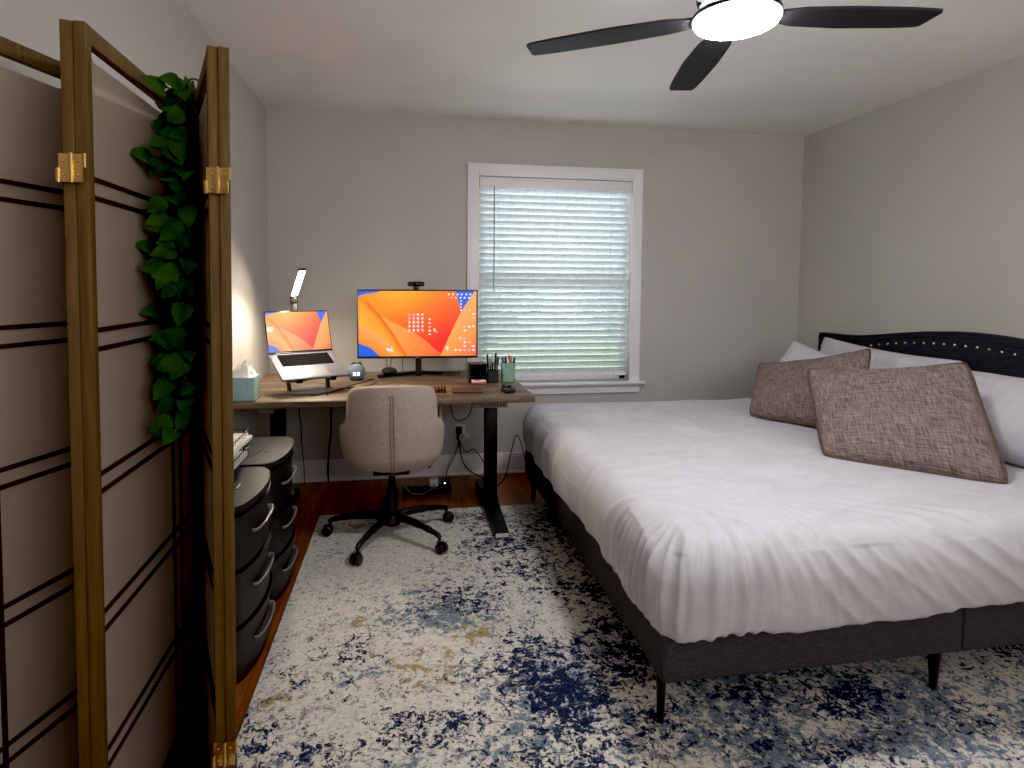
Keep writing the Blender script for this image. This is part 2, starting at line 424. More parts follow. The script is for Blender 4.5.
# outdoors, glimpsed between the slats
b = B(); box(b, (-14, YB+.13, -.62), (16, 30, -.5)); struct('lawn', b, M['lawn'], smooth=False)
def tree(name, label, x, y, hgt, rad, seed):
    r = random.Random(seed); t = thing(name, label, 'tree', (x, y, -.5), 'trees outside the window')
    b = B(); tube(b, [(x, y, -.5), (x+.1, y, hgt*.4), (x-.1, y+.1, hgt*.9)], [.16, .12, .06], 10); mesh_obj('trunk', b, M['bark'], t)
    b = B()
    for i in range(1500):
        d = Vector((r.gauss(0, 1), r.gauss(0, 1), r.gauss(0, 1))).normalized()*rad*r.random()**.4
        c = Vector((x, y, hgt))+Vector((d.x, d.y, d.z*.9)); s = r.uniform(.12, .24)
        u = Vector((r.gauss(0, 1), r.gauss(0, 1), r.gauss(0, 1))).normalized(); w = u.orthogonal().normalized()
        b.faces.new([b.verts.new(c+u*s), b.verts.new(c+w*s*.5), b.verts.new(c-u*s), b.verts.new(c-w*s*.5)])
    mesh_obj('foliage', b, M['tree_leaf'], t, smooth=False)
tree('tree', 'pale green tree outside behind the left half of the window', .6, 9.0, 1.9, 1.7, 1)
tree('tree', 'pale green tree outside behind the right half of the window', 4.7, 9.9, 1.7, 1.8, 2)

# ------------------------------------------------------------------ ceiling fan
FC = Vector((1.062, 1.812))
fan = thing('ceiling_fan', 'black five-blade ceiling fan with a glowing round light', 'ceiling fan', (FC.x, FC.y, H))
b = B(); lathe(b, [(.0, H), (.085, H), (.085, H-.03), (.06, H-.055), (.035, H-.06), (.035, H-.09), (.09, H-.10), (.118, H-.13), (.125, H-.19), (.118, H-.215), (.0, H-.215)], (FC.x, FC.y, 0), 40)
mesh_obj('motor_housing', b, M['fan_black'], fan)
for ang in (147, 77.5, -9, -75, -142):
    b = B(); a = math.radians(ang); ux = Vector((math.cos(a), math.sin(a), 0)); uy = Vector((-math.sin(a), math.cos(a), 0))
    t = bmesh.new(); pr = [(.10, .030), (.16, .042), (.22, .060), (.40, .072), (.60, .066), (.68, .060), (.70, .056), (.712, .046)]
    prl = [(.10, .030), (.16, .042), (.22, .056), (.40, .064), (.60, .060), (.69, .054), (.715, .050), (.722, .040)]
    top = []; bot = []
    for (r1, w1), (r2, w2) in zip(pr, prl):
        row = []
        for r_, w_ in ((r1, w1), ((r1+r2)/2, 0), (r2, -w2)):
            if ang == -9: r_ = .10+(r_-.10)*.87
            p = Vector((FC.x, FC.y, 2.192))+ux*r_+uy*w_+Vector((0, 0, -w_*.03))
            row.append(p)
        top.append([t.verts.new(p+Vector((0, 0, .004))) for p in row]); bot.append([t.verts.new(p-Vector((0, 0, .004))) for p in row])
    for i in range(len(top)-1):
        for j in range(2):
            t.faces.new((top[i][j], top[i][j+1], top[i+1][j+1], top[i+1][j])); t.faces.new((bot[i][j], bot[i+1][j], bot[i+1][j+1], bot[i][j+1]))
        t.faces.new((top[i][0], top[i+1][0], bot[i+1][0], bot[i][0])); t.faces.new((top[i][2], bot[i][2], bot[i+1][2], top[i+1][2]))
    for k in (0, -1):
        for j in range(2):
            q = (top[k][j], bot[k][j], bot[k][j+1], top[k][j+1]); t.faces.new(q if k == 0 else q[::-1])
    bmesh.ops.recalc_face_normals(t, faces=list(t.faces)); merge(b, t)
    obox(b, Vector((FC.x, FC.y, 2.198))+ux*.12, ux, uy, (0, 0, 1), (.10, .05, .008), bevel=.003)
    mesh_obj('blade', b, M['fan_black'], fan)
b = B(); lathe(b, [(.112, 2.196), (.138, 2.194), (.140, 2.182), (.134, 2.180), (.11, 2.184)], (FC.x, FC.y, 0), 48, cap=False); mesh_obj('light_ring', b, M['fan_black'], fan)
b = B(); lathe(b, [(.0, 2.188), (.1335, 2.188), (.1345, 2.176), (.128, 2.166), (.105, 2.158), (.05, 2.153), (.0, 2.152)], (FC.x, FC.y, 0), 48); mesh_obj('light_diffuser', b, M['fan_glow'], fan)

# ------------------------------------------------------------------ rug
RX0, RX1, RY0, RY1, RZ = -.480, 2.62, .92, 3.385, .009
b = B(); nx, ny = 160, 126; vs = [[b.verts.new((RX0+(RX1-RX0)*i/nx, RY0+(RY1-RY0)*j/ny, RZ)) for i in range(nx+1)] for j in range(ny+1)]
for j in range(ny):
    for i in range(nx): b.faces.new((vs[j][i], vs[j][i+1], vs[j+1][i+1], vs[j+1][i]))
low = {}
edge = [vs[0][i] for i in range(nx+1)]+[vs[j][nx] for j in range(1, ny+1)]+[vs[ny][i] for i in range(nx-1, -1, -1)]+[vs[j][0] for j in range(ny-1, 0, -1)]
lows = [b.verts.new((v.co.x, v.co.y, .0008)) for v in edge]
for k in range(len(edge)): b.faces.new((edge[k], lows[k], lows[(k+1) % len(edge)], edge[(k+1) % len(edge)]))
NAVY = [(1.0, 1.55, .4, .18, .20), (1.7, 1.6, .4, .25, .16), (.05, 1.64, .2, .08, .18), (.2, 2.0, .15, .1, .12), (.40, 1.85, .16, .30, .24), (.76, 1.95, .12, .30, .28), (.58, 3.0, .35, .35, .14), (.25, 2.75, .25, .3, .08), (.57, 1.98, .16, .30, .40), (.50, 1.72, .14, .16, .34), (.86, 2.25, .2, .3, .36), (.66, 2.42, .12, .07, .46), (.42, 2.05, .10, .16, .34), (-.40, 1.73, .09, .08, .40), (-.27, 1.62, .13, .07, .36), (.38, 3.25, .18, .06, .34), (.16, 2.42, .08, .06, .34),
        (.10, 2.68, .10, .05, .26), (.30, 2.78, .12, .06, .24), (.34, 2.9, .1, .05, .26), (-.18, 2.1, .08, .10, .26), (.30, 2.30, .1, .08, .26), (.86, 3.1, .25, .3, .30), (.95, 1.75, .4, .25, .25), (.40, 1.45, .3, .12, .26), (1.0, 1.35, .3, .15, .28), (.02, 1.72, .12, .06, .16), (.14, 1.9, .14, .06, .18), (1.9, 1.9, .6, .4, .2), (.6, 2.95, .18, .16, .18), (.5, 2.6, .2, .1, .12)]
BLUE = [(1.3, 1.65, .6, .2, .22), (.75, 1.5, .3, .2, .2), (.35, 1.75, .2, .2, .14), (.16, 2.30, .22, .12, .34), (.05, 2.2, .1, .1, .22), (.62, 1.8, .2, .3, .24), (1.6, 1.5, .6, .2, .36), (1.1, 1.5, .4, .2, .24), (-.1, 2.0, .12, .1, .2), (.7, 3.2, .2, .1, .24), (.2, 1.5, .3, .1, .18), (-.35, 2.95, .12, .2, .14), (.3, 1.88, .2, .08, .22), (-.25, 1.55, .15, .1, .2)]
GOLD = [(.0, 1.95, .25, .2, .07), (.2, 2.2, .2, .2, .06), (-.3, 1.85, .15, .15, .08), (.27, 2.14, .10, .07, .30), (.10, 1.95, .16, .14, .24), (-.42, 1.86, .06, .06, .34), (-.2, 2.28, .1, .1, .24), (-.24, 3.2, .16, .05, .34), (.55, 2.45, .1, .08, .18), (0, 2.6, .2, .1, .1)]
CREAM = [(-.25, 2.75, .25, .5, .16), (.1, 2.1, .2, .2, .06), (.80, 1.42, .1, .06, .25), (.55, 2.22, .12, .1, .16), (.92, 1.6, .1, .05, .2), (.62, 2.12, .05, .05, .3), (.75, 1.72, .12, .05, .26), (1.25, 1.5, .16, .05, .22)]
def soft(x, m): return m*(1-math.exp(-x/m))
def gsum(L, x, y): return sum(a*math.exp(-((x-cx)/sx)**2-((y-cy)/sy)**2) for cx, cy, sx, sy, a in L)
rb = b
rug_me_name = 'rug'
base = ((RX0+RX1)/2, (RY0+RY1)/2, 0)
rug = single('rug', b, M['rug'], 'large cream and navy abstract distressed rug on the wood floor', 'rug', base, smooth=False)
ca = rug.data.color_attributes.new('Field', 'FLOAT_COLOR', 'POINT')
for i, v in enumerate(rug.data.vertices):
    x, y = v.co.x+base[0], v.co.y+base[1]
    n1 = noise.fractal(Vector((x*3.1, y*3.1, .3)), 1.0, 2.0, 3); n2 = noise.fractal(Vector((x*3.6, y*3.6, 7.3)), 1.0, 2.0, 3); n3 = noise.fractal(Vector((x*4, y*4, 17.3)), 1.0, 2.0, 3)
    cr = gsum(CREAM, x, y)
    ca.data[i].color = (soft(gsum(NAVY, x, y), .47)+.20*n1+.075-cr, soft(gsum(BLUE, x, y), .40)+.17*n2+.13-cr*.5, gsum(GOLD, x, y)+.12*n3+.05, 1)

# ------------------------------------------------------------------ bed
BX0, BX1, BY0, BY1, BZ0, BZ1 = .735, 2.84, 1.545, 3.55, .160, .325
bed = thing('bed', 'charcoal upholstered king bed frame with a studded curved headboard against right wall', 'bed', ((BX0+BX1)/2, (BY0+BY1)/2, RZ))
XM = 1.746
def rail(lo, hi):
    b = B(); box(b, lo, hi, bevel=.010, seg=3); return mesh_obj('side_rail', b, M['bed_cloth'], bed)
b = B(); box(b, (BX0, BY0+.002, BZ0), (BX0+.05, BY1-.002, BZ1), bevel=.010, seg=3); mesh_obj('foot_rail', b, M['bed_cloth'], bed)
rail((BX0+.004, BY0, BZ0), (XM-.001, BY0+.05, BZ1)); rail((XM+.001, BY0, BZ0), (BX1, BY0+.05, BZ1))
rail((BX0+.004, BY1-.05, BZ0), (XM-.001, BY1, BZ1)); rail((XM+.001, BY1-.05, BZ0), (BX1, BY1, BZ1))
b = B()
for i in range(9): yy = BY0+.1+(BY1-BY0-.2)*i/8; box(b, (BX0+.05, yy-.03, BZ1-.07), (BX1, yy+.03, BZ1-.05))
mesh_obj('slat_base', b, M['dark_wood'], bed)
for lx, ly in ((BX0+.020, BY0+.055), (XM-.045, BY0+.055), (BX0+.035, BY1-.10), (XM-.045, BY1-.07), (2.6, BY0+.07), (2.6, BY1-.07)):
    b = B(); t = bmesh.new()
    bmesh.ops.create_cone(t, cap_ends=True, segments=16, radius1=.011, radius2=(.016 if lx < .8 and ly < 2 else .022), depth=BZ0-RZ+.012)
    bmesh.ops.translate(t, vec=(lx, ly, (BZ0+RZ)/2+.006), verts=list(t.verts)); merge(b, t); mesh_obj('leg', b, M['black_plastic'], bed)
# headboard: camel back outline extruded in x
HC, HW = 2.60, 1.10
def head_top(y):
    d = abs(y-HC)/HW
    return 1.005+.085*(.5+.5*math.cos(PI*min(1, d/.86)))
pts = [(HC+HW*(-1+2*i/60), head_top(HC+HW*(-1+2*i/60))) for i in range(61)]
out = [(p[0], p[1]) for p in pts]+[(HC+HW, .16), (HC-HW, .16)]
mat_h = Matrix(((0, 0, 1, 0), (1, 0, 0, 0), (0, 1, 0, 0), (0, 0, 0, 1)))
b = B(); prism(b, out, 2.846, 2.922, bevel=.018, mat=mat_h)
hb = mesh_obj('headboard', b, M['head_cloth'], bed)
b = B(); tube(b, [(2.846, y, z-.028) for y, z in pts[1:-1]], .004, 8, smooth=False); mesh_obj('piping', b, M['head_cloth'], hb)
M['stud'] = plain('nickel_stud', (205, 200, 195), 0.2, 1.0)
stud_me = None
for i in range(31):
    y = HC+.05-.93+1.86*i/30; z = 1.020-.175*(y-2.63)**2
    if stud_me is None:
        b = B(); t = bmesh.new(); bmesh.ops.create_uvsphere(t, u_segments=12, v_segments=8, radius=.0075); bmesh.ops.scale(t, vec=(.5, 1, 1), verts=list(t.verts)); merge(b, t)
        s = mesh_obj('stud', b, M['stud'], hb, world=False); stud_me = s
    else:
        s = stud_me.copy(); link(s, hb)
    s.location = Vector((2.844, y, z))-bed.location

# duvet: a rounded slab with gathered, wrinkled sides
def ridge(t):
    t = t-math.floor(t); return (1-abs(2*t-1))**2.2
def duvet_disp(p, nrm):
    x, y, z = p
    hem = z-.30; side = 1-abs(nrm.z); d = 0
    w = (z-.30)+max(0, y-1.60)                     # distance up from the hem on the near side
    nz = noise.noise(Vector((x*2.3, y*2.3, z*2.3+4)))
    nf = noise.noise(Vector((x*6, y*6, z*6)))
    if y < 2.45:
        k = max(0, min(1, (x-.80)/.75)); k = 1.15*k*k*(3-2*k)
        q = (x+k*w+.09*nz)*9.5; amp = max(0, 1-w/.62)*min(1, .25+w*4)
        m_ = max(0, .45+1.1*noise.noise(Vector((q*.45, w*2.2, 1.7))))
        d += .026*amp*m_*(ridge(q)-.3)
        q2 = (x+k*.9*w-.05*nz)*19; d += .011*amp*max(0, .4+noise.noise(Vector((q2*.3, w*3, 9))))*(ridge(q2)-.3)
    cx, cy = BX0+.20, BY0+.20
    r = math.hypot(x-cx, y-cy)
    if r < .50 and x < cx+.25 and y < cy+.25:
        a = math.atan2(y-cy, x-cx); q = a*5.2+.9*nz
        d += .020*min(1, .25+hem*6)*max(0, 1-abs(r-.24)/.26)*min(1, max(.15, (.62-z)/.10))*(ridge(q)-.3)
    if nrm.x < -.3:
        q = (y*4.2+.5*z+.35*nz); d += .012*(-nrm.x)*(ridge(q)-.4)
    q3 = (x*.8-y*.5+.25*nz)*3.2
    if nrm.z > .6: d += .007*(ridge(q3+nf*.2)-.4)*(.5+.5*nz)+.003*nf
    return d
DX0, DX1, DY0, DY1, DZ0, DZ1, RAD = .722, 2.842, 1.492, 3.60, .300, .590, .115
b = B(); t = bmesh.new()
nx, ny, nz_ = 250, 250, 40
def face_grid(o, u, v, nu, nv):
    g = [[t.verts.new(o+u*(i/nu)+v*(j/nv)) for i in range(nu+1)] for j in range(nv+1)]
    for j in range(nv):
        for i in range(nu): t.faces.new((g[j][i], g[j][i+1], g[j+1][i+1], g[j+1][i]))
dx, dy, dz = Vector((DX1-DX0, 0, 0)), Vector((0, DY1-DY0, 0)), Vector((0, 0, DZ1-DZ0)); o0 = Vector((DX0, DY0, DZ0))
face_grid(o0+dz, dx, dy, nx, ny); face_grid(o0, dy, dx, ny, nx)
face_grid(o0, dx, dz, nx, nz_); face_grid(o0+dy, dz, dx, nz_, nx); face_grid(o0, dz, dy, nz_, ny); face_grid(o0+dx, dy, dz, ny, nz_)
bmesh.ops.remove_doubles(t, verts=list(t.verts), dist=1e-4)
for v in t.verts:
    p = v.co.copy()
    q = Vector((min(max(p.x, DX0+RAD), DX1-.03), min(max(p.y, DY0+RAD), DY1-RAD), min(max(p.z, DZ0+.03), DZ1-RAD)))
    d = p-q
    if d.length < 1e-6: continue
    # superellipsoid push
    rx = RAD if p.x < q.x else .03; rz = RAD if p.z > q.z else .03
    e = Vector((d.x/rx, d.y/RAD, d.z/rz)); n_ = (abs(e.x)**2.3+abs(e.y)**2.3+abs(e.z)**2.3)**(1/2.3)
    mx_ = max(abs(e.x), abs(e.y), abs(e.z)); p2 = q+d*(mx_/n_ if n_ > 1e-6 else 1)
    nrm = Vector((e.x/rx, e.y/RAD, e.z/rz)).normalized()
    # sides bulge softly, hem tucks in and waves
    hz = (p2.z-DZ0)/(DZ1-DZ0); sd = 1-abs(nrm.z)
    p2 += Vector((nrm.x, nrm.y, 0))*sd*(.016*math.sin(PI*min(1, hz*1.1))-.006*(1-min(1, hz*4)))
    if hz < .5: p2.z += (.5-hz)*2*(.012*math.sin(p.x*7.3+1)+.010*math.sin(p.y*6.1)+.014*noise.noise(Vector((p.x*4, p.y*4, 0)))+(.02*max(0, p.x-1.5) if p.y < 2 else 0)-(.02*max(0, min(1, (1.25-p.x)/.5)) if p.y < 1.8 else 0))
    if hz > .6: p2.z += .012*noise.noise(Vector((p.x*1.4, p.y*1.4, 2)))
    v.co = p2+nrm*duvet_disp(p2, nrm)
bmesh.ops.recalc_face_normals(t, faces=list(t.faces)); merge(b, t)
single('duvet', b, M['cotton'], 'wrinkled white cotton duvet spread over the bed', 'duvet', ((DX0+DX1)/2, (DY0+DY1)/2, DZ0), angle=180)

def pillow(name, label, cat, TL, TR, BR, BL, th, mats, group=None, wrinkle=.01, pinch=.015, seam=None, seed=0, sag=0.03):
    """a soft square pillow stretched between four corners"""
    TL, TR, BR, BL = map(Vector, (TL, TR, BR, BL)); n = 36
    nrm = ((TR-TL).cross(BL-TL)).normalized()
    t = bmesh.new(); sides = []; uvl = t.loops.layers.uv.new('UVMap')
    for s in (1, -1):
        g = []
        for j in range(n+1):
            row = []
            for i in range(n+1):
                u, v = 2*i/n-1, 2*j/n-1
                cr_ = 1-.045*(u*u*v*v)**3; uu = u*cr_*(1-pinch*(1-v*v)*abs(u)**4*1.2); vv = v*cr_*(1-pinch*(1-u*u)*abs(v)**4*1.2)
                p = (TL*(1-uu)*(1+vv)+TR*(1+uu)*(1+vv)+BR*(1+uu)*(1-vv)+BL*(1-uu)*(1-vv))/4
                h = ((1-abs(u)**2.6)*(1-abs(v)**2.6)); h = max(0, h)**.55
                w = wrinkle*noise.fractal(Vector((u*2.2+seed, v*2.2, s)), 1.0, 2.0, 3)*h
                cr = wrinkle*.9*(ridge((u-v)*1.6+.6*noise.noise(Vector((u*1.5, v*1.5, seed))))-.4)*max(0, abs(u*v))*1.0*h
                p = p+nrm*s*(th*h*(1-.25*v)+w+cr)
                p.z -= sag*(1-u*u)*max(0, v)**2*.8
                row.append(t.verts.new(p))
            g.append(row)
        for j in range(n):
            for i in range(n):
                q = [(g[j][i], i, j), (g[j][i+1], i+1, j), (g[j+1][i+1], i+1, j+1), (g[j+1][i], i, j+1)]
                if s < 0: q = q[::-1]
                fc = t.faces.new([k[0] for k in q])
                for lp_, k in zip(fc.loops, q): lp_[uvl].uv = (k[1]/n, k[2]/n)
        sides.append(g)
    rim = [sides[0][0][i].co.copy() for i in range(n)]+[sides[0][j][n].co.copy() for j in range(n)]+[sides[0][n][n-i].co.copy() for i in range(n)]+[sides[0][n-j][0].co.copy() for j in range(n)]
    bmesh.ops.remove_doubles(t, verts=list(t.verts), dist=1e-5)
    bmesh.ops.recalc_face_normals(t, faces=list(t.faces))
    lo = min(v.co.z for v in t.verts)
    b = B(); merge(b, t); c = (TL+TR+BR+BL)/4; basep = (c.x, c.y, lo)
    if seam is None:
        return single(name, b, mats, label, cat, basep, group, angle=180)
    e = thing(name, label, cat, basep, group)
    mesh_obj('cushion_cover', b, mats, e, angle=180)
    b = B(); tube(b, rim+[rim[0]], .004, 6, smooth=False); mesh_obj('piping', b, seam, e)
    return e
pillow('throw_cushion', 'square heathered taupe cushion lying frontmost on the bed', 'cushion', (1.95, 2.61, .922), (2.352, 2.125, 1.012), (2.195, 1.785, .590), (1.768, 2.238, .588), .085, M['cushion'], 'taupe cushions on the bed', seam=M['seam_dark'], seed=1)
pillow('throw_cushion', 'square heathered taupe cushion propped behind the other cushion', 'cushion', (2.13, 3.27, .855), (2.37, 2.66, 1.015), (2.17, 2.50, .600), (1.90, 3.00, .600), .08, M['cushion'], 'taupe cushions on the bed', seam=M['seam_dark'], seed=5)
pillow('pillow', 'white bed pillow at the window side, one corner sticking up', 'pillow', (2.50, 3.47, .985), (2.57, 2.95, .90), (2.36, 2.90, .615), (2.30, 3.50, .62), .055, M['cotton'], 'white bed pillows', seed=9)
pillow('pillow', 'white bed pillow leaning on the headboard behind both taupe cushions', 'pillow', (2.77, 3.54, .998), (2.79, 2.53, .955), (2.68, 2.50, .625), (2.66, 3.52, .625), .062, M['cotton'], 'white bed pillows', seed=12)
pillow('pillow', 'white bed pillow leaning on the headboard right of the front cushion', 'pillow', (2.72, 2.46, .925), (2.73, 1.62, .95), (2.44, 1.55, .615), (2.40, 2.40, .615), .10, M['cotton'], 'white bed pillows', seed=15)

# ------------------------------------------------------------------ desk
DT, DTH = .745, .036
desk = thing('desk', 'standing desk with a rustic brown wooden top and black legs', 'desk', (-.11, 3.45, 0))
b = B(); box(b, (-.866, 2.965, DT-DTH), (.668, 3.93, DT), bevel=.008, seg=3); top = mesh_obj('tabletop', b, M['desk_wood'], desk)
for sx, zf in ((.492, RZ), (-.695, 0.003)):
    b = B(); box(b, (sx-.037, 3.345, .065), (sx+.037, 3.40, DT-DTH-.02), bevel=.004); box(b, (sx-.042, 3.335, .062), (sx+.042, 3.41, .085), bevel=.004)
    lg = mesh_obj('leg', b, M['black_metal'], desk)
    b = B(); t = bmesh.new()
    prof = [(2.935, zf+.003), (2.935, zf+.030), (3.30, zf+.062), (3.45, zf+.062), (3.80, zf+.030), (3.80, zf+.003)]
    mm = Matrix(((0, 0, 1, 0), (1, 0, 0, 0), (0, 1, 0, 0), (0, 0, 0, 1)))
    prism(b, prof, sx-.037, sx+.037, mat=mm); mesh_obj('foot', b, M['black_metal'], lg)
    b = B(); box(b, (sx-.034, 2.931, zf+.006), (sx+.034, 2.936, zf+.027), bevel=.002); mesh_obj('foot_cap', b, M['white_plastic'], lg)
    b = B(); box(b, (sx-.14 if sx > 0 else sx-.03, 3.05, DT-DTH-.040), (sx+.045, 3.72, DT-DTH), bevel=.003)
    if sx > 0:
        for k in range(8): box(b, (sx-.10+k*.017, 3.047, DT-DTH-.032), (sx-.092+k*.017, 3.052, DT-DTH-.020), 1)
    mesh_obj('bracket', b, [M['grey_metal'], M['black_plastic']], desk)
b = B(); box(b, (-.66, 3.35, DT-DTH-.05), (.455, 3.39, DT-DTH-.001), bevel=.003); mesh_obj('crossbar', b, M['black_metal'], desk)

# wallpaper painted per face
def lerp_at(pts, x):
    for (x0, y0), (x1, y1) in zip(pts, pts[1:]):
        if x0 <= x <= x1 or x1 <= x <= x0: return y0+(y1-y0)*((x-x0)/(x1-x0) if x1 != x0 else 0)
    return None
def mixv(a, b_, t):
    t = max(0, min(1, t)); return tuple(a[i]+(b_[i]-a[i])*t for i in range(3))
Y_, O_, RD, DR, BL_, LO = lin((255, 190, 60)), lin((255, 132, 36)), lin((238, 44, 40)), lin((196, 60, 24)), lin((34, 96, 222)), lin((255, 168, 92))
CA = [(-.01, .905), (.07, .95), (.14, .965), (.21, 1.01)]
PA = [(.08, .84), (.12, .74), (.18, .63), (.29, .36), (.41, 0)]
PB = [(0, .49), (.06, .45), (.155, .36), (.25, .21), (.335, 0)]
PC = [(.20, .62), (.27, .54), (.47, .36), (.585, .21), (.69, .035), (.72, 0)]
PD = [(.69, 0), (.77, .32), (.872, .70), (.985, 1.0)]
PF = [(0, .20), (.1, .13), (.18, 0)]
PE = [(.77, 0), (.88, .2), (1.0, .40)]
def wallpaper(s, t):
    ya = lerp_at(CA, s)
    if ya is not None and t > ya: return BL_ if t > ya+.01 else mixv(BL_, LO, .5)
    xd = lerp_at([(y, x) for x, y in PD], t)
    if xd is not None and s > xd:
        ye = lerp_at(PE, s)
        if ye is not None and t < ye: return mixv(LO, RD, (ye-t)*1.2+.25)
        return mixv(LO, O_, (s-xd)*2.5+max(0, .4-t)*.8)
    if s > .82 and t > .70:
        xl = .82+(.872-.82)*(1-t)/.30
        if s > xl: return BL_
    yf = lerp_at(PF, s)
    if yf is not None and t < yf: return BL_
    yb = lerp_at(PB, s)
    if yb is not None and t < yb: return mixv(LO, O_, (yb-t)*3.2)
    xa = lerp_at([(y, x) for x, y in PA], t)
    xb = lerp_at([(y, x) for x, y in PB], t)
    if xa is not None and s < xa:
        d0 = xa-s; return mixv(mixv(O_, DR, .55), mixv(O_, Y_, .25+d0*2.0), d0*16)
    yc = lerp_at(PC, s)
    if yc is not None and t < yc: return mixv(mixv(LO, O_, .4), RD, (s-.40)*2.2+(yc-t)*.5)
    yel = max(0, t-.55)*1.5*max(0, 1-abs(s-.33)*2.2)
    return mixv(mixv(O_, Y_, yel), RD, (s-.20)*1.2+(.78-t)*1.1-.18)
def screen_obj(name, P0, U, V, nu, nv, marks, parent):
    """P0 lower-left, U across, V up"""
    P0, U, V = Vector(P0), Vector(U), Vector(V)
    b = B(); vs = [[b.verts.new(P0+U*(i/nu)+V*(j/nv)) for i in range(nu+1)] for j in range(nv+1)]
    cols = []
    for j in range(nv):
        for i in range(nu):
            b.faces.new((vs[j][i], vs[j][i+1], vs[j+1][i+1], vs[j+1][i]))
            s, t = (i+.5)/nu, (j+.5)/nv; c = wallpaper(s, t)
            for (a0, a1, c0, c1, mc) in marks:
                if a0 <= s <= a1 and c0 <= t <= c1: c = mc
            cols.append(c)
    b.normal_update()
    o = mesh_obj(name, b, M['screen'], parent, smooth=False)
    ca = o.data.color_attributes.new('Col', 'FLOAT_COLOR', 'CORNER')
    for p in o.data.polygons:
        for li in p.loop_indices: ca.data[li].color = (*cols[p.index], 1)
    return o
# little desktop icons
WH, PK, GY = (.85, .82, .85), (.80, .45, .52), (.75, .72, .70)
marks = []; ri = random.Random(4)
for c_ in range(4):
    for r_ in range(5):
        x = .418+c_*.037; y = .385+r_*.062
        marks.append((x, x+.018, y, y+.026, PK if c_ < 2 and r_ > 2 else WH))
        marks.append((x+.002, x+.016, y-.018, y-.010, PK))
for r_ in range(5): marks.append((.592, .612, .325+r_*.058, .345+r_*.058, WH if r_ != 2 else PK))
marks += [(.63, .65, .40, .42, WH), (.635, .665, .375, .385, PK)]
for c_ in range(6): marks.append((.755+c_*.037, .770+c_*.037, .94, .965, WH)); 
for c_ in range(5): marks.append((.78+c_*.037, .796+c_*.037, .885, .91, WH if c_ > 1 else PK))
for r_ in range(4): marks.append((.862, .876, .70+r_*.048, .722+r_*.048, WH))
for x, y in ((.90, .70), (.94, .70), (.975, .64), (.975, .58), (.90, .44), (.94, .44), (.975, .45), (.90, .38), (.86, .26), (.90, .26), (.90, .20), (.90, .14), (.90, .08), (.94, .20), (.94, .08), (.86, .08), (.975, .14), (.975, .08), (.82, .08)):
    marks.append((x-.008, x+.008, y, y+.024, WH if ri.random() > .25 else PK))
for x in (.16, .20, .24, .27): marks.append((x, x+.014, .90, .915, Y_)); marks.append((x, x+.018, .94, .955, LO))
marks += [(.235, .258, .085, .125, WH), (.262, .29, .075, .10, WH), (.25, .262, .13, .145, DR), (.27, .283, .12, .14, WH), (.74, .758, .10, .15, WH), (.745, .762, .075, .09, WH)]

def frame_axes(yw):
    return Vector((math.cos(yw), math.sin(yw), 0)), Vector((math.sin(yw), -math.cos(yw), 0))
# monitor
mc = Vector((.077, 3.625, 1.078)); mr, mf = frame_axes(-.050); MW, MH = .732, .421; Zu = Vector((0, 0, 1))
mon = thing('monitor', 'wide black monitor on a splayed stand at the middle of the desk', 'monitor', (.08, 3.75, DT))
b = B(); obox(b, mc-mf*.012, mr, mf, Zu, (MW, .022, MH), bevel=.004); obox(b, mc-mf*.035, mr, mf, Zu, (MW*.6, .03, MH*.6), bevel=.012)
hs = mesh_obj('housing', b, M['black_plastic'], mon)
screen_obj('screen', mc+mf*.0008-mr*(MW/2-.009)-Zu*(MH/2-.014), mr*(MW-.018), Zu*(MH-.023), 200, 116, marks, mon)
b = B(); obox(b, mc+mf*.0005-Zu*(MH/2-.006), mr, mf, Zu, (.026, .002, .005)); mesh_obj('brand_badge', b, M['grey_metal'], mon)
b = B(); box(b, (.062, 3.68, DT+.005), (.100, 3.705, 1.02), bevel=.004); obox(b, (.081, 3.675, .98), mr, mf, Zu, (.09, .03, .09), bevel=.006); mesh_obj('neck', b, M['black_plastic'], mon)
b = B()
tube(b, [(-.165, 3.62, DT+.0145), (-.05, 3.70, DT+.015), (.08, 3.76, DT+.0155), (.20, 3.72, DT+.015), (.335, 3.65, DT+.0145)], .014, 10, flat=.55)
mesh_obj('base', b, M['black_plastic'], mon)
# webcam on the monitor
wc = mc-mr*.012-mf*.012+Zu*(MH/2)
web = thing('webcam', 'small black webcam clipped on top of the monitor', 'webcam', wc)
b = B(); obox(b, wc+Zu*.034+mf*.004, mr, mf, Zu, (.104, .030, .030), bevel=.013, seg=4); mesh_obj('body', b, M['black_plastic'], web)
b = B(); obox(b, wc+Zu*.011, mr, mf, Zu, (.034, .034, .020), bevel=.003); obox(b, wc-mf*.022-Zu*.02, mr, mf, Zu, (.034, .008, .06), bevel=.002); mesh_obj('clip', b, M['black_plastic'], web)
b = B(); mt = Matrix.Translation(wc+Zu*.034+mf*.018) @ Matrix((( mr.x, 0, mf.x, 0), (mr.y, 0, mf.y, 0), (0, 1, 0, 0), (0, 0, 0, 1)))
lathe(b, [(0, 0), (.010, 0), (.010, .003), (.006, .004), (0, .004)], n=20, mat=mt); mesh_obj('lens', b, M['black_gloss'], web)

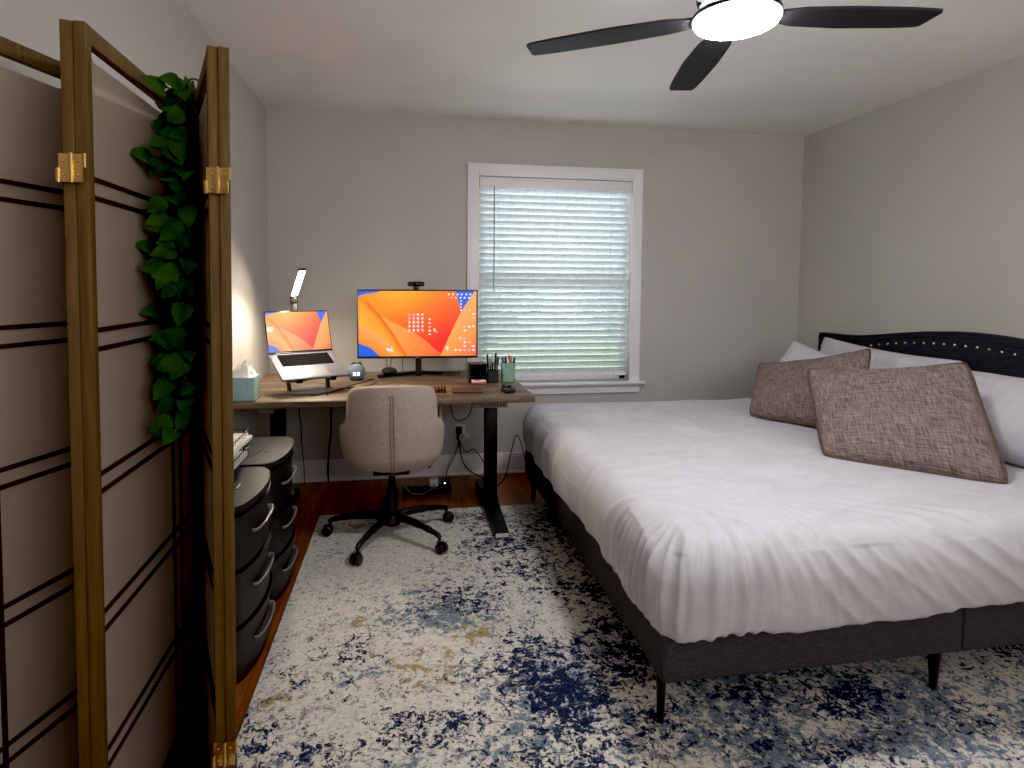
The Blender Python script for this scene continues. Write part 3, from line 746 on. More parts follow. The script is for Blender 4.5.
# laptop on its stand
lo = Vector((-.5624, 3.3511, .9431)); lr, lf = frame_axes(.5128); tl, op = .4535, .2884
deckd = lf*math.cos(tl)-Zu*math.sin(tl); deckn = lf*math.sin(tl)+Zu*math.cos(tl)
scrd = Zu*math.cos(op)-lf*math.sin(op); scrn = lf*math.cos(op)+Zu*math.sin(op)
LW, LD, LH = .356, .248, .235
lap = thing('laptop', 'open silver laptop raised on a stand at the left of the desk', 'laptop', (lo.x+lf.x*.12, lo.y+lf.y*.12, DT+.09))
b = B(); obox(b, lo+deckd*LD/2-deckn*.008, lr, deckd, deckn, (LW, LD, .014), bevel=.005, seg=3); dk = mesh_obj('base', b, M['aluminium'], lap)
b = B(); obox(b, lo+deckd*.074-deckn*.0008, lr, deckd, deckn, (.280, .108, .0012))
mesh_obj('keyboard_well', b, M['key_black'], dk)
b = B()
for r_ in range(6):
    for c_ in range(14):
        if r_ == 5 and 4 <= c_ <= 8:
            if c_ != 6: continue
            w_ = .095
        else: w_ = .0165
        obox(b, lo+deckd*(.026+r_*.0188)+lr*(-.130+c_*.020)+deckn*.0004, lr, deckd, deckn, (w_, .0155, .0022))
mesh_obj('keys', b, M['key_black'], dk, smooth=False)
b = B(); obox(b, lo+deckd*.188-deckn*.0006, lr, deckd, deckn, (.150, .095, .0012)); mesh_obj('trackpad', b, plain('trackpad', (140, 140, 148), .5, .5), dk)
for s in (-1, 1):
    b = B(); obox(b, lo+deckd*.074+lr*s*.158-deckn*.0006, lr, deckd, deckn, (.018, .105, .0012)); mesh_obj('speaker_grille', b, plain('speaker_grille', (118, 118, 126), .6, .5), dk)
b = B(); obox(b, lo+scrd*(LH/2)-scrn*.003, lr, scrd, scrn, (LW, LH, .005), bevel=.002); ld = mesh_obj('lid', b, M['black_gloss'], lap)
screen_obj('screen', lo+scrn*.0006-lr*(LW/2-.005)+scrd*.010, lr*(LW-.010), scrd*(LH-.016), 120, 80, [(0.0, .085, .50, .60, (.80, .76, .78)), (.02, .10, .53, .62, (.80, .76, .78))], ld)
b = B(); tube(b, [lo-lr*.14-scrn*.004, lo+lr*.14-scrn*.004], .006, 10, smooth=False); mesh_obj('hinge', b, M['black_plastic'], lap)
# stand
sc_ = Vector((lo.x+lf.x*.10+.01, lo.y+lf.y*.10, DT))
st = thing('laptop_stand', 'grey metal laptop stand with a round base under the laptop', 'laptop stand', sc_)
b = B(); lathe(b, [(.085, .0), (.125, .0), (.128, .004), (.125, .008), (.085, .008)], sc_+Zu*.0005, 48); mesh_obj('base', b, M['grey_metal'], st)
for s in (-1, 1):
    b = B(); p0 = sc_+lr*s*.105-lf*.02+Zu*.008; pu = lo+deckd*.09+lr*s*.115-deckn*.021
    obox(b, (p0+pu)/2, (pu-p0), lr, (pu-p0).cross(lr), ((pu-p0).length+.012, .012, .038), bevel=.003); mesh_obj('arm', b, M['black_metal'], st)
b = B(); obox(b, lo+deckd*.13-deckn*.0185, lr, deckd, deckn, (.25, .22, .006), bevel=.002); plate = mesh_obj('platform', b, M['grey_metal'], st)
for s in (-1, 1):
    b = B(); obox(b, lo+deckd*.246+lr*s*.09-deckn*.022, lr, deckd, deckn, (.030, .018, .006)); obox(b, lo+deckd*.2525+lr*s*.09-deckn*.012, lr, deckd, deckn, (.030, .004, .026), bevel=.0015); mesh_obj('lip', b, M['black_metal'], plate)

# desk lamp behind the laptop
lp = Vector((-.646, 3.62, DT))
lamp = thing('desk_lamp', 'slim black desk lamp behind the laptop with a glowing light bar', 'desk lamp', lp)
b = B(); lathe(b, [(0, 0), (.07, 0), (.072, .006), (.068, .014), (0, .016)], lp+Zu*.0005, 40); mesh_obj('base', b, M['black_metal'], lamp)
b = B(); box(b, lp+Vector((-.020, -.009, .012)), lp+Vector((.020, .009, .47)), bevel=.003); mesh_obj('pole', b, M['black_metal'], lamp)
b = B(); obox(b, lp+Vector((.0, -.004, .482)), (1, 0, 0), (0, 1, 0), (0, 0, 1), (.042, .03, .04), bevel=.006); mesh_obj('joint', b, M['black_metal'], lamp)
ln = Vector((.19, -.31, -.93)).normalized(); ldv = Vector((.115, -.385, .0)); ldv.z = -(ln.x*ldv.x+ln.y*ldv.y)/ln.z; ldl = ldv.length; ldn = ldv.normalized(); lsd = ln.cross(ldn)
h0 = lp+Vector((0, -.012, .492))
b = B(); obox(b, h0+ldv*.5-ln*.007, ldn, lsd, ln, (ldl, .040, .012), bevel=.004); hd = mesh_obj('light_bar', b, M['black_metal'], lamp)
b = B(); obox(b, h0+ldv*.53+ln*.0005, ldn, lsd, ln, (ldl*.86, .030, .003), bevel=.001); mesh_obj('light_strip', b, M['lamp_glow'], hd)

# tissue box
tb = thing('tissue_box', 'glossy teal square tissue box at the left front of the desk', 'tissue box', (-.785, 3.045, DT))
b = B(); box(b, (-.852, 2.980, DT+.001), (-.722, 3.112, DT+.118), bevel=.006, seg=3); mesh_obj('box_body', b, M['tissue_box'], tb)
b = B(); t = bmesh.new(); n = 22
g = []
for j in range(n+1):
    row = []
    for i in range(n+1):
        u, v = 2*i/n-1, 2*j/n-1; r = min(1, math.hypot(u, v)); h = (1-r**1.6)
        nz = noise.fractal(Vector((u*2.5, v*2.5, 3)), 1, 2, 4)
        row.append(t.verts.new((-.787+u*.062+.02*nz*h, 3.046+v*.060+.02*h*noise.noise(Vector((u*3, v*3, 9))), DT+.1185+max(0, h)*(.062+.055*nz))))
    g.append(row)
for j in range(n):
    for i in range(n): t.faces.new((g[j][i], g[j][i+1], g[j+1][i+1], g[j+1][i]))
bmesh.ops.recalc_face_normals(t, faces=list(t.faces)); merge(b, t); mesh_obj('tissue', b, M['tissue'], tb)

# smart speaker
sp = Vector((-.290, 3.600, DT))
spk = thing('smart_speaker', 'round blue-grey speaker with two lit digits beside the laptop', 'speaker', sp)
b = B(); lathe(b, [(0, .0)]+[(.052*math.sin(PI*k/24), .050-.052*math.cos(PI*k/24)) for k in range(5, 25)], sp+Zu*.001, 36); mesh_obj('body', b, M['speaker_cloth'], spk)
b = B(); lathe(b, [(0, 0), (.036, 0), (.040, .006), (.037, .012), (0, .012)], sp+Zu*.0005, 36); mesh_obj('base', b, M['black_plastic'], spk)
for s in (-1, 1):
    b = B(); d = Vector((.085+s*.22, -1, -.18)).normalized(); c = sp+Zu*.052+d*.0525; r_ = Vector((d.y*-1, d.x, 0)).normalized(); u_ = r_.cross(d)*-1
    for a0, a1, w_, h_ in ((0, .0075, .013, .003), (0, -.0075, .013, .003), (-.005, 0, .003, .016), (.005, 0, .003, .016)):
        obox(b, c+r_*a0+u_*a1, r_, u_, d, (w_, h_, .003))
    mesh_obj('digit', b, M['white_glow'], spk, smooth=False)
b = B(); tube(b, [sp+Vector((-.03, -.01, .092)), sp+Vector((-.012, -.014, .106)), sp+Vector((.006, -.012, .100)), sp+Vector((.022, -.012, .108)), sp+Vector((.034, -.006, .094))], .004, 8); mesh_obj('wire_ornament', b, M['black_plastic'], spk)
# dark speaker puck
pk = Vector((-.098, 3.665, DT+.027))
b = B(); lathe(b, [(0, 0), (.038, 0), (.046, .008), (.047, .016), (.040, .028), (.022, .036), (0, .038)], pk, 36)
single('speaker_puck', b, M['puck_cloth'], 'small dark fabric dome speaker on the left arm of the monitor base', 'speaker', pk)
b = B(); tube(b, [(-.12, 3.71, .87), (-.112, 3.705, .81), (-.104, 3.70, .80), (-.092, 3.702, .81), (-.082, 3.71, .875)], .0022, 6)
single('power_cable', b, M['cord_black'], 'thin black cord looping down behind the monitor above the dome speaker', 'cord', (-.1, 3.71, .80))
b = B(); tube(b, [(-.02, 3.80, .87), (-.018, 3.84, .80), (-.018, 3.92, DT+.004)], .0022, 6)
single('power_cable', b, M['cord_black'], 'thin black cord hanging straight down between the dome speaker and monitor neck', 'cord', (-.018, 3.92, DT+.004))

# right hand desk things
ob_ = thing('desk_organizer', 'black open-front storage box right of the monitor', 'organizer', (.43, 3.44, DT))
b = B(); x0, x1, y0, y1, z0, z1 = .368, .474, 3.40, 3.50, DT+.001, DT+.112
box(b, (x0, y0, z0), (x0+.006, y1, z1)); box(b, (x1-.006, y0, z0), (x1, y1, z1)); box(b, (x0, y1-.006, z0), (x1, y1, z1)); box(b, (x0, y0, z0), (x1, y1, z0+.006)); box(b, (x0, y0, z1-.006), (x1, y1, z1)); box(b, (x0+.006, y0+.02, z0+.03), (x1-.006, y1-.006, z0+.034))
mesh_obj('shell', b, M['black_plastic'], ob_, smooth=False)
b = B(); lathe(b, [(0, 0), (.036, 0), (.036, .03), (.02, .046), (0, .048)], (.428, 3.45, DT+.036), 28); mesh_obj('inner_cup', b, M['black_gloss'], ob_)
b = B(); box(b, (.378, 3.345, DT+.001), (.462, 3.392, DT+.012), 0, bevel=.002); box(b, (.379, 3.346, DT+.012), (.461, 3.391, DT+.022), 1, bevel=.002); box(b, (.395, 3.350, DT+.022), (.430, 3.385, DT+.024), 0)
single('memo_pad', b, [plain('memo_red', (186, 70, 70), .6), M['paper']], 'small white and red memo pad in front of the black storage box', 'memo pad', (.42, 3.368, DT))
ph = thing('pen_holder', 'small black square pen holder beside the green cup', 'pen holder', (.509, 3.43, DT))
b = B(); x0, x1, y0, y1 = .477, .541, 3.40, 3.46; z0, z1 = DT+.001, DT+.072
for lo_, hi_ in (((x0, y0, z0), (x0+.004, y1, z1)), ((x1-.004, y0, z0), (x1, y1, z1)), ((x0, y0, z0), (x1, y0+.004, z1)), ((x0, y1-.004, z0), (x1, y1, z1)), ((x0, y0, z0), (x1, y1, z0+.004))): box(b, lo_, hi_)
mesh_obj('cup', b, M['black_plastic'], ph, smooth=False)
cupc = Vector((.602, 3.425, DT))
gc = thing('pen_cup', 'mint green ceramic cup of markers at the right end of the desk', 'cup', cupc)
b = B(); lathe(b, [(0, .001), (.036, .001), (.040, .006), (.043, .10), (.0435, .116), (.040, .116), (.037, .01), (0, .01)], cupc, 36); mesh_obj('cup', b, M['green_cup'], gc)
def pen(name, label, cat, base, tip, r, col, capcol, group):
    base, tip = Vector(base), Vector(tip); e = thing(name, label, cat, base, group); d = tip-base
    b = B(); tube(b, [base, base+d*.66], r, 8, smooth=False); mesh_obj('barrel', b, col, e)
    b = B(); tube(b, [base+d*.66, base+d*.97, tip], [r*1.15, r*1.1, r*.6], 8, smooth=False); mesh_obj('cap', b, capcol, e)
K = M['black_plastic']; PW = M['white_plastic']; c_red = plain('marker_red', (196, 70, 52), .4); c_blue = plain('marker_blue', (40, 48, 96), .4); c_tan = plain('marker_tan', (190, 140, 110), .5); c_grey = plain('pen_grey', (110, 110, 116), .4)
for bx_, tx, ty, h, r, c1, c2, lab in ((.490, .478, 3.43, .165, .0055, K, K, 'tall thin black pen leaning left in the black pen holder'), (.500, .496, 3.425, .140, .0062, K, c_grey, 'black pen with a grey cap in the black pen holder'), (.510, .513, 3.44, .175, .0055, K, PW, 'black pen with a pale tip in the black pen holder'),
                                 (.520, .530, 3.43, .172, .0062, K, K, 'black pen leaning right in the black pen holder'), (.530, .543, 3.425, .150, .0058, c_grey, K, 'grey pen leaning right in the black pen holder')):
    pen('pen', lab, 'pen', (bx_, 3.43, DT+.006), (tx, ty, DT+h), r, c1, c2, 'pens in the black holder')
for bx_, by_, tx, ty, h, r, c1, c2, lab in ((.580, 3.42, .566, 3.41, .150, .006, K, c_blue, 'navy capped marker at the left of the green cup'), (.590, 3.43, .586, 3.42, .152, .006, PW, c_blue, 'white marker with a navy cap in the green cup'), (.602, 3.42, .606, 3.405, .162, .006, PW, c_red, 'white marker with a red cap in the green cup'),
                                      (.612, 3.43, .620, 3.42, .156, .006, c_tan, c_tan, 'tan marker in the green cup'), (.622, 3.42, .640, 3.415, .146, .006, K, K, 'black marker at the right of the green cup'), (.600, 3.405, .598, 3.395, .138, .006, PW, PW, 'plain white marker at the front of the green cup')):
    pen('marker', lab, 'marker', (bx_, by_, DT+.012), (tx, ty, DT+h), r, c1, c2, 'markers in the green cup')
b = B(); prism(b, [(.246, 3.07), (.405, 3.055), (.412, 3.19), (.252, 3.20)], DT+.001, DT+.009, bevel=.002)
single('notebook', b, M['leather'], 'flat dark brown leather notebook at the desk front edge', 'notebook', (.33, 3.13, DT))
mb = thing('small_case', 'small black plastic case lying near the right front corner of the desk', 'case', (.545, 3.09, DT))
b = B(); obox(b, (.545, 3.09, DT+.013), (1, .15, 0), (-.15, 1, 0), (0, 0, 1), (.058, .085, .024), bevel=.005); mesh_obj('body', b, M['black_plastic'], mb)
b = B(); obox(b, (.541, 3.11, DT+.030), (1, .15, 0), (-.15, 1, 0), (0, 0, 1), (.040, .040, .012), bevel=.004); mesh_obj('lid', b, M['black_gloss'], mb)
bs = thing('card_rack', 'small dark brown slotted wooden rack right of the chair back', 'rack', (.185, 3.13, DT))
b = B(); box(b, (.155, 3.09, DT+.001), (.215, 3.18, DT+.008))
for k in range(4): box(b, (.157+k*.0165, 3.095, DT+.008), (.163+k*.0165, 3.175, DT+.030), bevel=.001)
mesh_obj('rack_body', b, M['leather'], bs)

# ------------------------------------------------------------------ cords, outlet, power strip
def cord(label, pts, r=.003, mat='cord_black'):
    b = B(); tube(b, pts, r, 8); P = spline(pts); lo = min(P, key=lambda p: p.z)
    return single('power_cable', b, M[mat], label, 'cord', tuple(lo), angle=60)
cord('thin black cord hanging down the wall at the left under the desk', [(-.690, 3.975, .70), (-.688, 3.98, .507), (-.677, 3.98, .394), (-.673, 3.98, .261), (-.662, 3.98, .126), (-.656, 3.965, .006)], .0028)
cord('thick black cord hanging under the desk left of the chair', [(-.486, 3.96, .70), (-.486, 3.98, .495), (-.487, 3.98, .354), (-.501, 3.98, .221), (-.509, 3.98, .086), (-.503, 3.965, .008)], .0055)
cord('black cord looping from the outlet plug to the right desk leg', [(.352, 3.985, .32), (.366, 3.97, .216), (.387, 3.95, .111), (.435, 3.93, .053), (.504, 3.80, .045), (.56, 3.62, .075)], .0042)
cord('black cord arching from the outlet over to the right desk leg', [(.359, 3.985, .265), (.407, 3.96, .18), (.462, 3.95, .198), (.510, 3.90, .14), (.55, 3.72, .060)], .0032)
cord('black cord running from the outlet down to the power strip', [(.366, 3.985, .257), (.332, 3.95, .162), (.278, 3.90, .074), (.262, 3.78, .045)], .0032)
cord('dark brown cord looping up between the desk and the bed', [(.56, 3.70, .006), (.60, 3.75, .008), (.648, 3.76, .06), (.682, 3.76, .205), (.716, 3.76, .326), (.745, 3.76, .300), (.778, 3.76, .181), (.806, 3.76, .05), (.83, 3.74, .006)], .0035, 'cord_brown')
cord('short black cord drooping below the right front of the desktop', [(.245, 3.4, .706), (.262, 3.4, .60), (.285, 3.4, .535), (.327, 3.4, .528), (.373, 3.4, .568), (.409, 3.42, .69)], .003)
cord('black cord lying on the desk from the laptop stand to the speakers', [(-.47, 3.08, DT+.004), (-.43, 3.14, DT+.004), (-.347, 3.24, DT+.004), (-.30, 3.39, DT+.004), (-.229, 3.51, DT+.004), (-.19, 3.60, DT+.004)], .0028)
cord('black cord curling on the desk left of the chair back', [(-.40, 3.10, DT+.004), (-.386, 3.20, DT+.004), (-.330, 3.30, DT+.004), (-.24, 3.33, DT+.004), (-.18, 3.42, DT+.004), (-.17, 3.50, DT+.004)], .0028)
cord('grey cord sagging under the chair seat beside the power strip', [(-.02, 3.55, .12), (.03, 3.56, .055), (.09, 3.57, .038), (.15, 3.60, .05), (.18, 3.66, .06)], .004, 'grey_metal')
ol = thing('wall_outlet', 'white double wall outlet with plugs below the desk right side', 'outlet', (.375, YB, .30))
b = B(); box(b, (.336, YB-.006, .235), (.410, YB, .355), bevel=.003); mesh_obj('cover_plate', b, M['white_plastic'], ol)
b = B(); box(b, (.345, YB-.045, .298), (.385, YB-.006, .345), bevel=.008); tube(b, [(.365, YB-.04, .31), (.356, YB-.05, .29), (.355, YB-.045, .262)], .008, 8); mesh_obj('black_plug', b, M['black_plastic'], ol)
b = B(); box(b, (.385, YB-.035, .255), (.432, YB-.0065, .292), bevel=.006); mesh_obj('white_plug', b, M['white_plastic'], ol)
ps = thing('power_strip', 'black power strip with a white adapter on the floor behind the chair', 'power strip', (.15, 3.70, 0))
b = B(); box(b, (-.02, 3.665, .002), (.285, 3.735, .042), bevel=.006); mesh_obj('housing', b, M['black_plastic'], ps)
b = B(); box(b, (.150, 3.672, .042), (.205, 3.722, .090), bevel=.008); mesh_obj('adapter', b, M['white_plastic'], ps)
b = B(); box(b, (.225, 3.672, .042), (.275, 3.728, .085), bevel=.006); mesh_obj('black_adapter', b, M['black_plastic'], ps)
b = B(); lathe(b, [(0, 0), (.004, 0), (.003, .002), (0, .002)], (.245, 3.671, .065), 10, mat=Matrix.Rotation(PI/2, 4, 'X')); mesh_obj('indicator_light', b, M['white_glow'], ps)

# ------------------------------------------------------------------ office chair
CC = Vector((-.070, 3.070)); CZ = RZ; CBY = 3.045
ch = thing('office_chair', 'oatmeal fabric swivel chair on black casters pushed up to the desk', 'office chair', (CC.x, CC.y, CZ))
# backrest: padded shell seen from behind
wt = [(.348, .03), (.351, .12), (.358, .165), (.375, .198), (.40, .222), (.44, .242), (.49, .254), (.55, .260), (.60, .261), (.622, .254), (.642, .230), (.66, .224), (.70, .221), (.76, .215), (.797, .206), (.815, .193), (.828, .168), (.8345, .125), (.838, .03)]
def width(z): return lerp_at(wt, z)
def back_pt(s, z, side):
    w = width(z); x = CC.x+s*w
    lean = 2.800+.115*((.838-z)/.45)**1.5
    if z < .46: lean += (.46-z)**1.6*3.0
    cv = .105*abs(s*w/.23)**2.2
    th = .030*(1-abs(s)**6)+.004
    return Vector((x+.006, lean+cv+(side*th), z))
b = B(); t = bmesh.new(); ns = 40; zs = [z for z in [.348+(.838-.348)*(0.5-0.5*math.cos(PI*k/60)) for k in range(61)]]
G = {}
for side in (-1, 1):
    for k, z in enumerate(zs):
        for i in range(ns+1):
            G[side, k, i] = t.verts.new(back_pt(2*i/ns-1, min(max(z, .3481), .8379), side))
    for k in range(len(zs)-1):
        for i in range(ns):
            q = (G[side, k, i], G[side, k, i+1], G[side, k+1, i+1], G[side, k+1, i]); t.faces.new(q if side < 0 else q[::-1])
for k in range(len(zs)-1):
    for i in (0, ns): t.faces.new((G[-1, k, i], G[-1, k+1, i], G[1, k+1, i], G[1, k, i]))
for k in (0, len(zs)-1):
    for i in range(ns): t.faces.new((G[-1, k, i], G[1, k, i], G[1, k, i+1], G[-1, k, i+1]))
bmesh.ops.recalc_face_normals(t, faces=list(t.faces)); merge(b, t)
bk = mesh_obj('backrest', b, M['chair_cloth'], ch, angle=60)
b = B()
for off in (-.005, .007):
    tube(b, [back_pt((off+.002)/.2, z, -1)+Vector((0, -.001, 0)) for z in [.80, .77, .72, .66, .60, .54, .48, .44, .41, .38, .355]], .0042, 8)
mesh_obj('seam', b, M['chair_seam'], bk)
# arms: the shell wraps forward at the sides
for s in (-1, 1):
    b = B(); t = bmesh.new(); rows = []
    for k in range(17):
        u = k/16; y = 2.995+u*.24; zt_ = .612+.074*u**.6; zb_ = .455
        xo = CC.x+.006+s*(.232+.012*math.sin(u*PI*.8)); th = .016
        rows.append([t.verts.new((xo-s*th, y, zb_)), t.verts.new((xo+s*th*.6, y, zb_)), t.verts.new((xo+s*th, y, (zb_+zt_)/2)), t.verts.new((xo+s*th*.8, y, zt_-.012)), t.verts.new((xo, y, zt_)), t.verts.new((xo-s*th*.8, y, zt_-.012)), t.verts.new((xo-s*th, y, (zb_+zt_)/2))])
    for a_, b2 in zip(rows, rows[1:]):
        for i in range(7): t.faces.new((a_[i], a_[(i+1) % 7], b2[(i+1) % 7], b2[i]))
    t.faces.new(rows[0]); t.faces.new(rows[-1][::-1]); bmesh.ops.recalc_face_normals(t, faces=list(t.faces)); merge(b, t)
    mesh_obj('armrest', b, M['chair_cloth'], ch, angle=60)
b = B(); box(b, (CC.x-.185, 2.95, .395), (CC.x+.195, 3.36, .475), bevel=.03, seg=4); mesh_obj('seat', b, M['chair_cloth'], ch)
b = B(); box(b, (CC.x-.09, CBY-.11, .365), (CC.x+.09, CBY+.13, .396), bevel=.006); tube(b, [(CC.x+.08, CC.y, .375), (CC.x+.20, CC.y-.03, .37)], .006, 8, smooth=False); mesh_obj('tilt_mechanism', b, M['black_metal'], ch)
b = B(); lathe(b, [(0, .085), (.030, .085), (.030, .25), (.018, .252), (.018, .37), (0, .37)], (CC.x, CBY, CZ), 24); mesh_obj('gas_column', b, M['black_metal'], ch)
b = B(); lathe(b, [(0, .068), (.045, .068), (.055, .085), (.050, .125), (.034, .135), (0, .135)], (CC.x, CBY, CZ), 28); mesh_obj('hub', b, M['black_metal'], ch)
for k in range(5):
    a = math.radians(-118+72*k+(2 if k == 1 else 0)); d = Vector((math.cos(a), math.sin(a), 0)); s_ = Vector((-d.y, d.x, 0))
    b = B(); c3 = Vector((CC.x, CBY, CZ))
    tube(b, [c3+d*.03+Zu*.110, c3+d*.12+Zu*.112, c3+d*.22+Zu*.104, c3+d*.305+Zu*.088, c3+d*.328+Zu*.075], [.021, .020, .017, .014, .012], 10); mesh_obj('leg', b, M['black_metal'], ch)
    cs = bpy.data.objects.new('caster', None)
    b = B(); p = c3+d*.323; tube(b, [p+Zu*.084, p+Zu*.050], .008, 8, smooth=False)
    obox(b, p+d*.010+Zu*.048, d, s_, Zu, (.048, .022, .018), bevel=.006); cst = mesh_obj('caster', b, M['black_plastic'], ch)
    for sd in (-1, 1):
        b = B(); mm = Matrix.Translation(p+d*.014+s_*sd*.014+Zu*.0275) @ Matrix(((d.x, 0, s_.x, 0), (d.y, 0, s_.y, 0), (0, 1, 0, 0), (0, 0, 0, 1)))
        lathe(b, [(0, -.010), (.022, -.010), (.0265, -.006), (.0265, .006), (.022, .010), (0, .010)], n=24, mat=mm); mesh_obj('wheel', b, M['black_plastic'], cst)

# ------------------------------------------------------------------ drawer units
def drawer_unit(cx, label):
    e = thing('drawer_unit', label, 'drawer unit', (XL+.026, cx, 0), 'black plastic drawer towers')
    return e
UW, UD, UH = .462, .305, .598
def front_x(v, dep, bulge=.042):      # v in -1..1 across the front; rounded corners
    return dep+bulge*(1-abs(v)**2.2)-.020*max(0, (abs(v)-.86)/.14)**2
def bowed(w, dep, bulge, n=28):
    P = [(0, -w/2)]
    for i in range(n+1):
        v = -1+2*i/n; P.append((front_x(v, dep, bulge), v*w/2))
    return P+[(0, w/2)]
proto = None
def build_unit(e):
    X0, YC = e.location.x, e.location.y
    T = Matrix.Translation(Vector((X0, YC, 0)))
    b = B(); prism(b, bowed(UW-.012, UD-.022, .040), .004, UH-.024, mat=T, bevel=.003); mesh_obj('body', b, M['drawer_plastic'], e)
    b = B(); prism(b, bowed(UW, UD+.006, .046), UH-.024, UH, mat=T, bevel=.005); ld_ = mesh_obj('lid', b, M['black_plastic'], e)
    b = B(); prism(b, [(p[0]*.965+.004, p[1]*.955) for p in bowed(UW, UD+.002, .046)], UH, UH+.0015, mat=T); mesh_obj('lid_panel', b, M['lid_grey'], ld_)
    b = B(); prism(b, [(.02, -UW*.36)]+[(UD*.60+.055*(1-(abs(i)/8)**2.4), i/8*UW*.36) for i in range(-8, 9)]+[(.02, UW*.36)], UH+.0015, UH+.004, mat=T, bevel=.001); mesh_obj('lid_step', b, M['lid_grey'], ld_)
    b = B(); obox(b, (X0+UD*.86, YC-.01, UH+.0025), (1, 0, 0), (0, 1, 0), (0, 0, 1), (.018, .07, .004), bevel=.002); mesh_obj('lid_tab', b, M['black_plastic'], ld_)
    hs_ = (UH-.024-.012)/3
    for k in range(3):
        z0 = .008+k*hs_; b = B(); w = UW-.006
        prism(b, bowed(w, UD, .044), z0+.002, z0+hs_-.004, mat=T, bevel=.004)
        prism(b, bowed(w+.004, UD+.007, .047), z0+hs_-.018, z0+hs_-.006, mat=T, bevel=.003)
        dr = mesh_obj('drawer', b, M['drawer_plastic'], e)
        b = B(); zc = z0+hs_*.52
        pts_ = [(X0+front_x(v_*2/w, UD, .044)+o_, YC+v_, zc) for v_, o_ in ((-.112, -.002), (-.106, .010), (-.06, .014), (0, .014), (.06, .014), (.106, .010), (.112, -.002))]
        tube(b, pts_, .005, 8, flat=2.2); mesh_obj('handle', b, M['clear_handle'], dr)
u1 = drawer_unit(2.172, 'black plastic three-drawer tower nearest the folding screen, papers on top'); build_unit(u1)
def copy_tree(o, parent=None):
    c = o.copy(); COL.objects.link(c)
    if parent is not None: c.parent = parent
    for k in list(o.children): copy_tree(k, c)
    return c
u2 = copy_tree(u1); u2.location = (u1.location.x, 2.650, 0); u2['label'] = 'black plastic three-drawer tower nearer the desk, with a bare grey top'

# paper tray on the near tower
tz = UH+.0045
tr = thing('letter_tray', 'black wire two-tier letter tray holding papers on the near drawer tower', 'letter tray', (-.74, 2.29, tz))
for k, z in enumerate((tz+.028, tz+.096)):
    b = B(); x0, x1, y0, y1 = -.845, -.620, 2.12, 2.46
    for zz in (z, z+.035): tube(b, [(x0, y0, zz), (x1, y0, zz), (x1, y1, zz), (x0, y1, zz), (x0, y0, zz)], .0022, 6, smooth=False)
    for i in range(14): yy = y0+(y1-y0)*i/13; tube(b, [(x0, yy, z+.035), (x0, yy, z), (x1, yy, z), (x1, yy, z+.035)], .0012, 5, smooth=False)
    for i in range(7): xx = x0+(x1-x0)*i/6; tube(b, [(xx, y0, z+.035), (xx, y0, z), (xx, y1, z), (xx, y1, z+.035)], .0012, 5, smooth=False)
    mesh_obj('tier', b, M['black_metal'], tr)
b = B()
for yy in (2.12, 2.46):
    for xx in (-.845, -.64): tube(b, [(xx, yy, tz+.0025), (xx, yy, tz+.132)], .003, 6, smooth=False)
mesh_obj('support_post', b, M['black_metal'], tr)
def sheet(name, label, cat, c, ang, w, h, th, mat):
    b = B(); obox(b, c, (math.cos(ang), math.sin(ang), 0), (-math.sin(ang), math.cos(ang), 0), (0, 0, 1), (w, h, th)); return single(name, b, mat, label, cat, (c[0], c[1], c[2]-th/2), smooth=False)
mag, nt_, b_ = new_mat('magazine_cover'); vv = N(nt_, 'ShaderNodeTexVoronoi'); vv.inputs['Scale'].default_value = 16; nt_.links.new(coords(nt_, scale=(1, 3, 1)), vv.inputs['Vector'])
nt_.links.new(ramp(nt_, vv.outputs['Distance'], [(0.1, lin((206, 176, 96))), (0.35, lin((226, 214, 190))), (0.6, lin((236, 232, 226)))]), b_.inputs['Base Color'])
sheet('paper_stack', 'white paper stack in the lower tier of the letter tray', 'paper', (-.724, 2.29, tz+.039), .0, .205, .31, .018, M['paper'])
sheet('paper_stack', 'white paper stack under the magazine in the upper tray tier', 'paper', (-.716, 2.295, tz+.104), -.03, .218, .315, .012, M['paper'])
sheet('magazine', 'yellow and white magazine on top of the letter tray papers', 'magazine', (-.716, 2.30, tz+.115), .06, .212, .29, .008, mag)

# ------------------------------------------------------------------ folding screen
ST = 1.80
scr = thing('folding_screen', 'tall bronze-framed folding screen with beige cloth panels at the left', 'folding screen', (-.55, 1.5, 0))
ZP = [(1.514, 1.478), (1.219, 1.181), (.930, .894), (.645, .607), (.352, .316)]
def screen_panel(P, Q, vert_side, th=.021, fw=.026):
    P = Vector((P[0], P[1], 0)); Q = Vector((Q[0], Q[1], 0)); d = (Q-P); L = d.length; d.normalize(); n = Vector((-d.y, d.x, 0))
    def bar(b, t0, t1, z0, z1, thick, bev=.002):
        obox(b, P+d*(t0+t1)/2+Zu*(z0+z1)/2, d, n, Zu, (t1-t0, thick, z1-z0), bevel=bev)
    b = B()
    bar(b, .0015, fw, .0105, ST, th); bar(b, L-fw, L-.0015, .0105, ST, th); bar(b, fw, L-fw, ST-.034, ST, th*.9); bar(b, fw, L-fw, .03, .075, th*.9)
    fr = mesh_obj('panel_frame', b, M['gold_wood'], scr)
    b = B()
    for za, zb2 in ZP:
        for z in (za, zb2): bar(b, fw, L-fw, z-.005, z+.005, .010, 0)
    vs_ = (L-.115, L-.170) if vert_side > 0 else (.05, .085)
    for t0 in vs_: bar(b, t0-.005, t0+.005, .075, ST-.034, .0102, 0)
    mesh_obj('muntin_grid', b, M['dark_wood'], fr, smooth=False)
    b = B(); bar(b, fw-.004, L-fw+.004, .07, ST-.058, .003, 0); mesh_obj('cloth_sheet', b, M['shoji'], fr, smooth=False)
scr.rotation_euler = (0, .0075, 0)
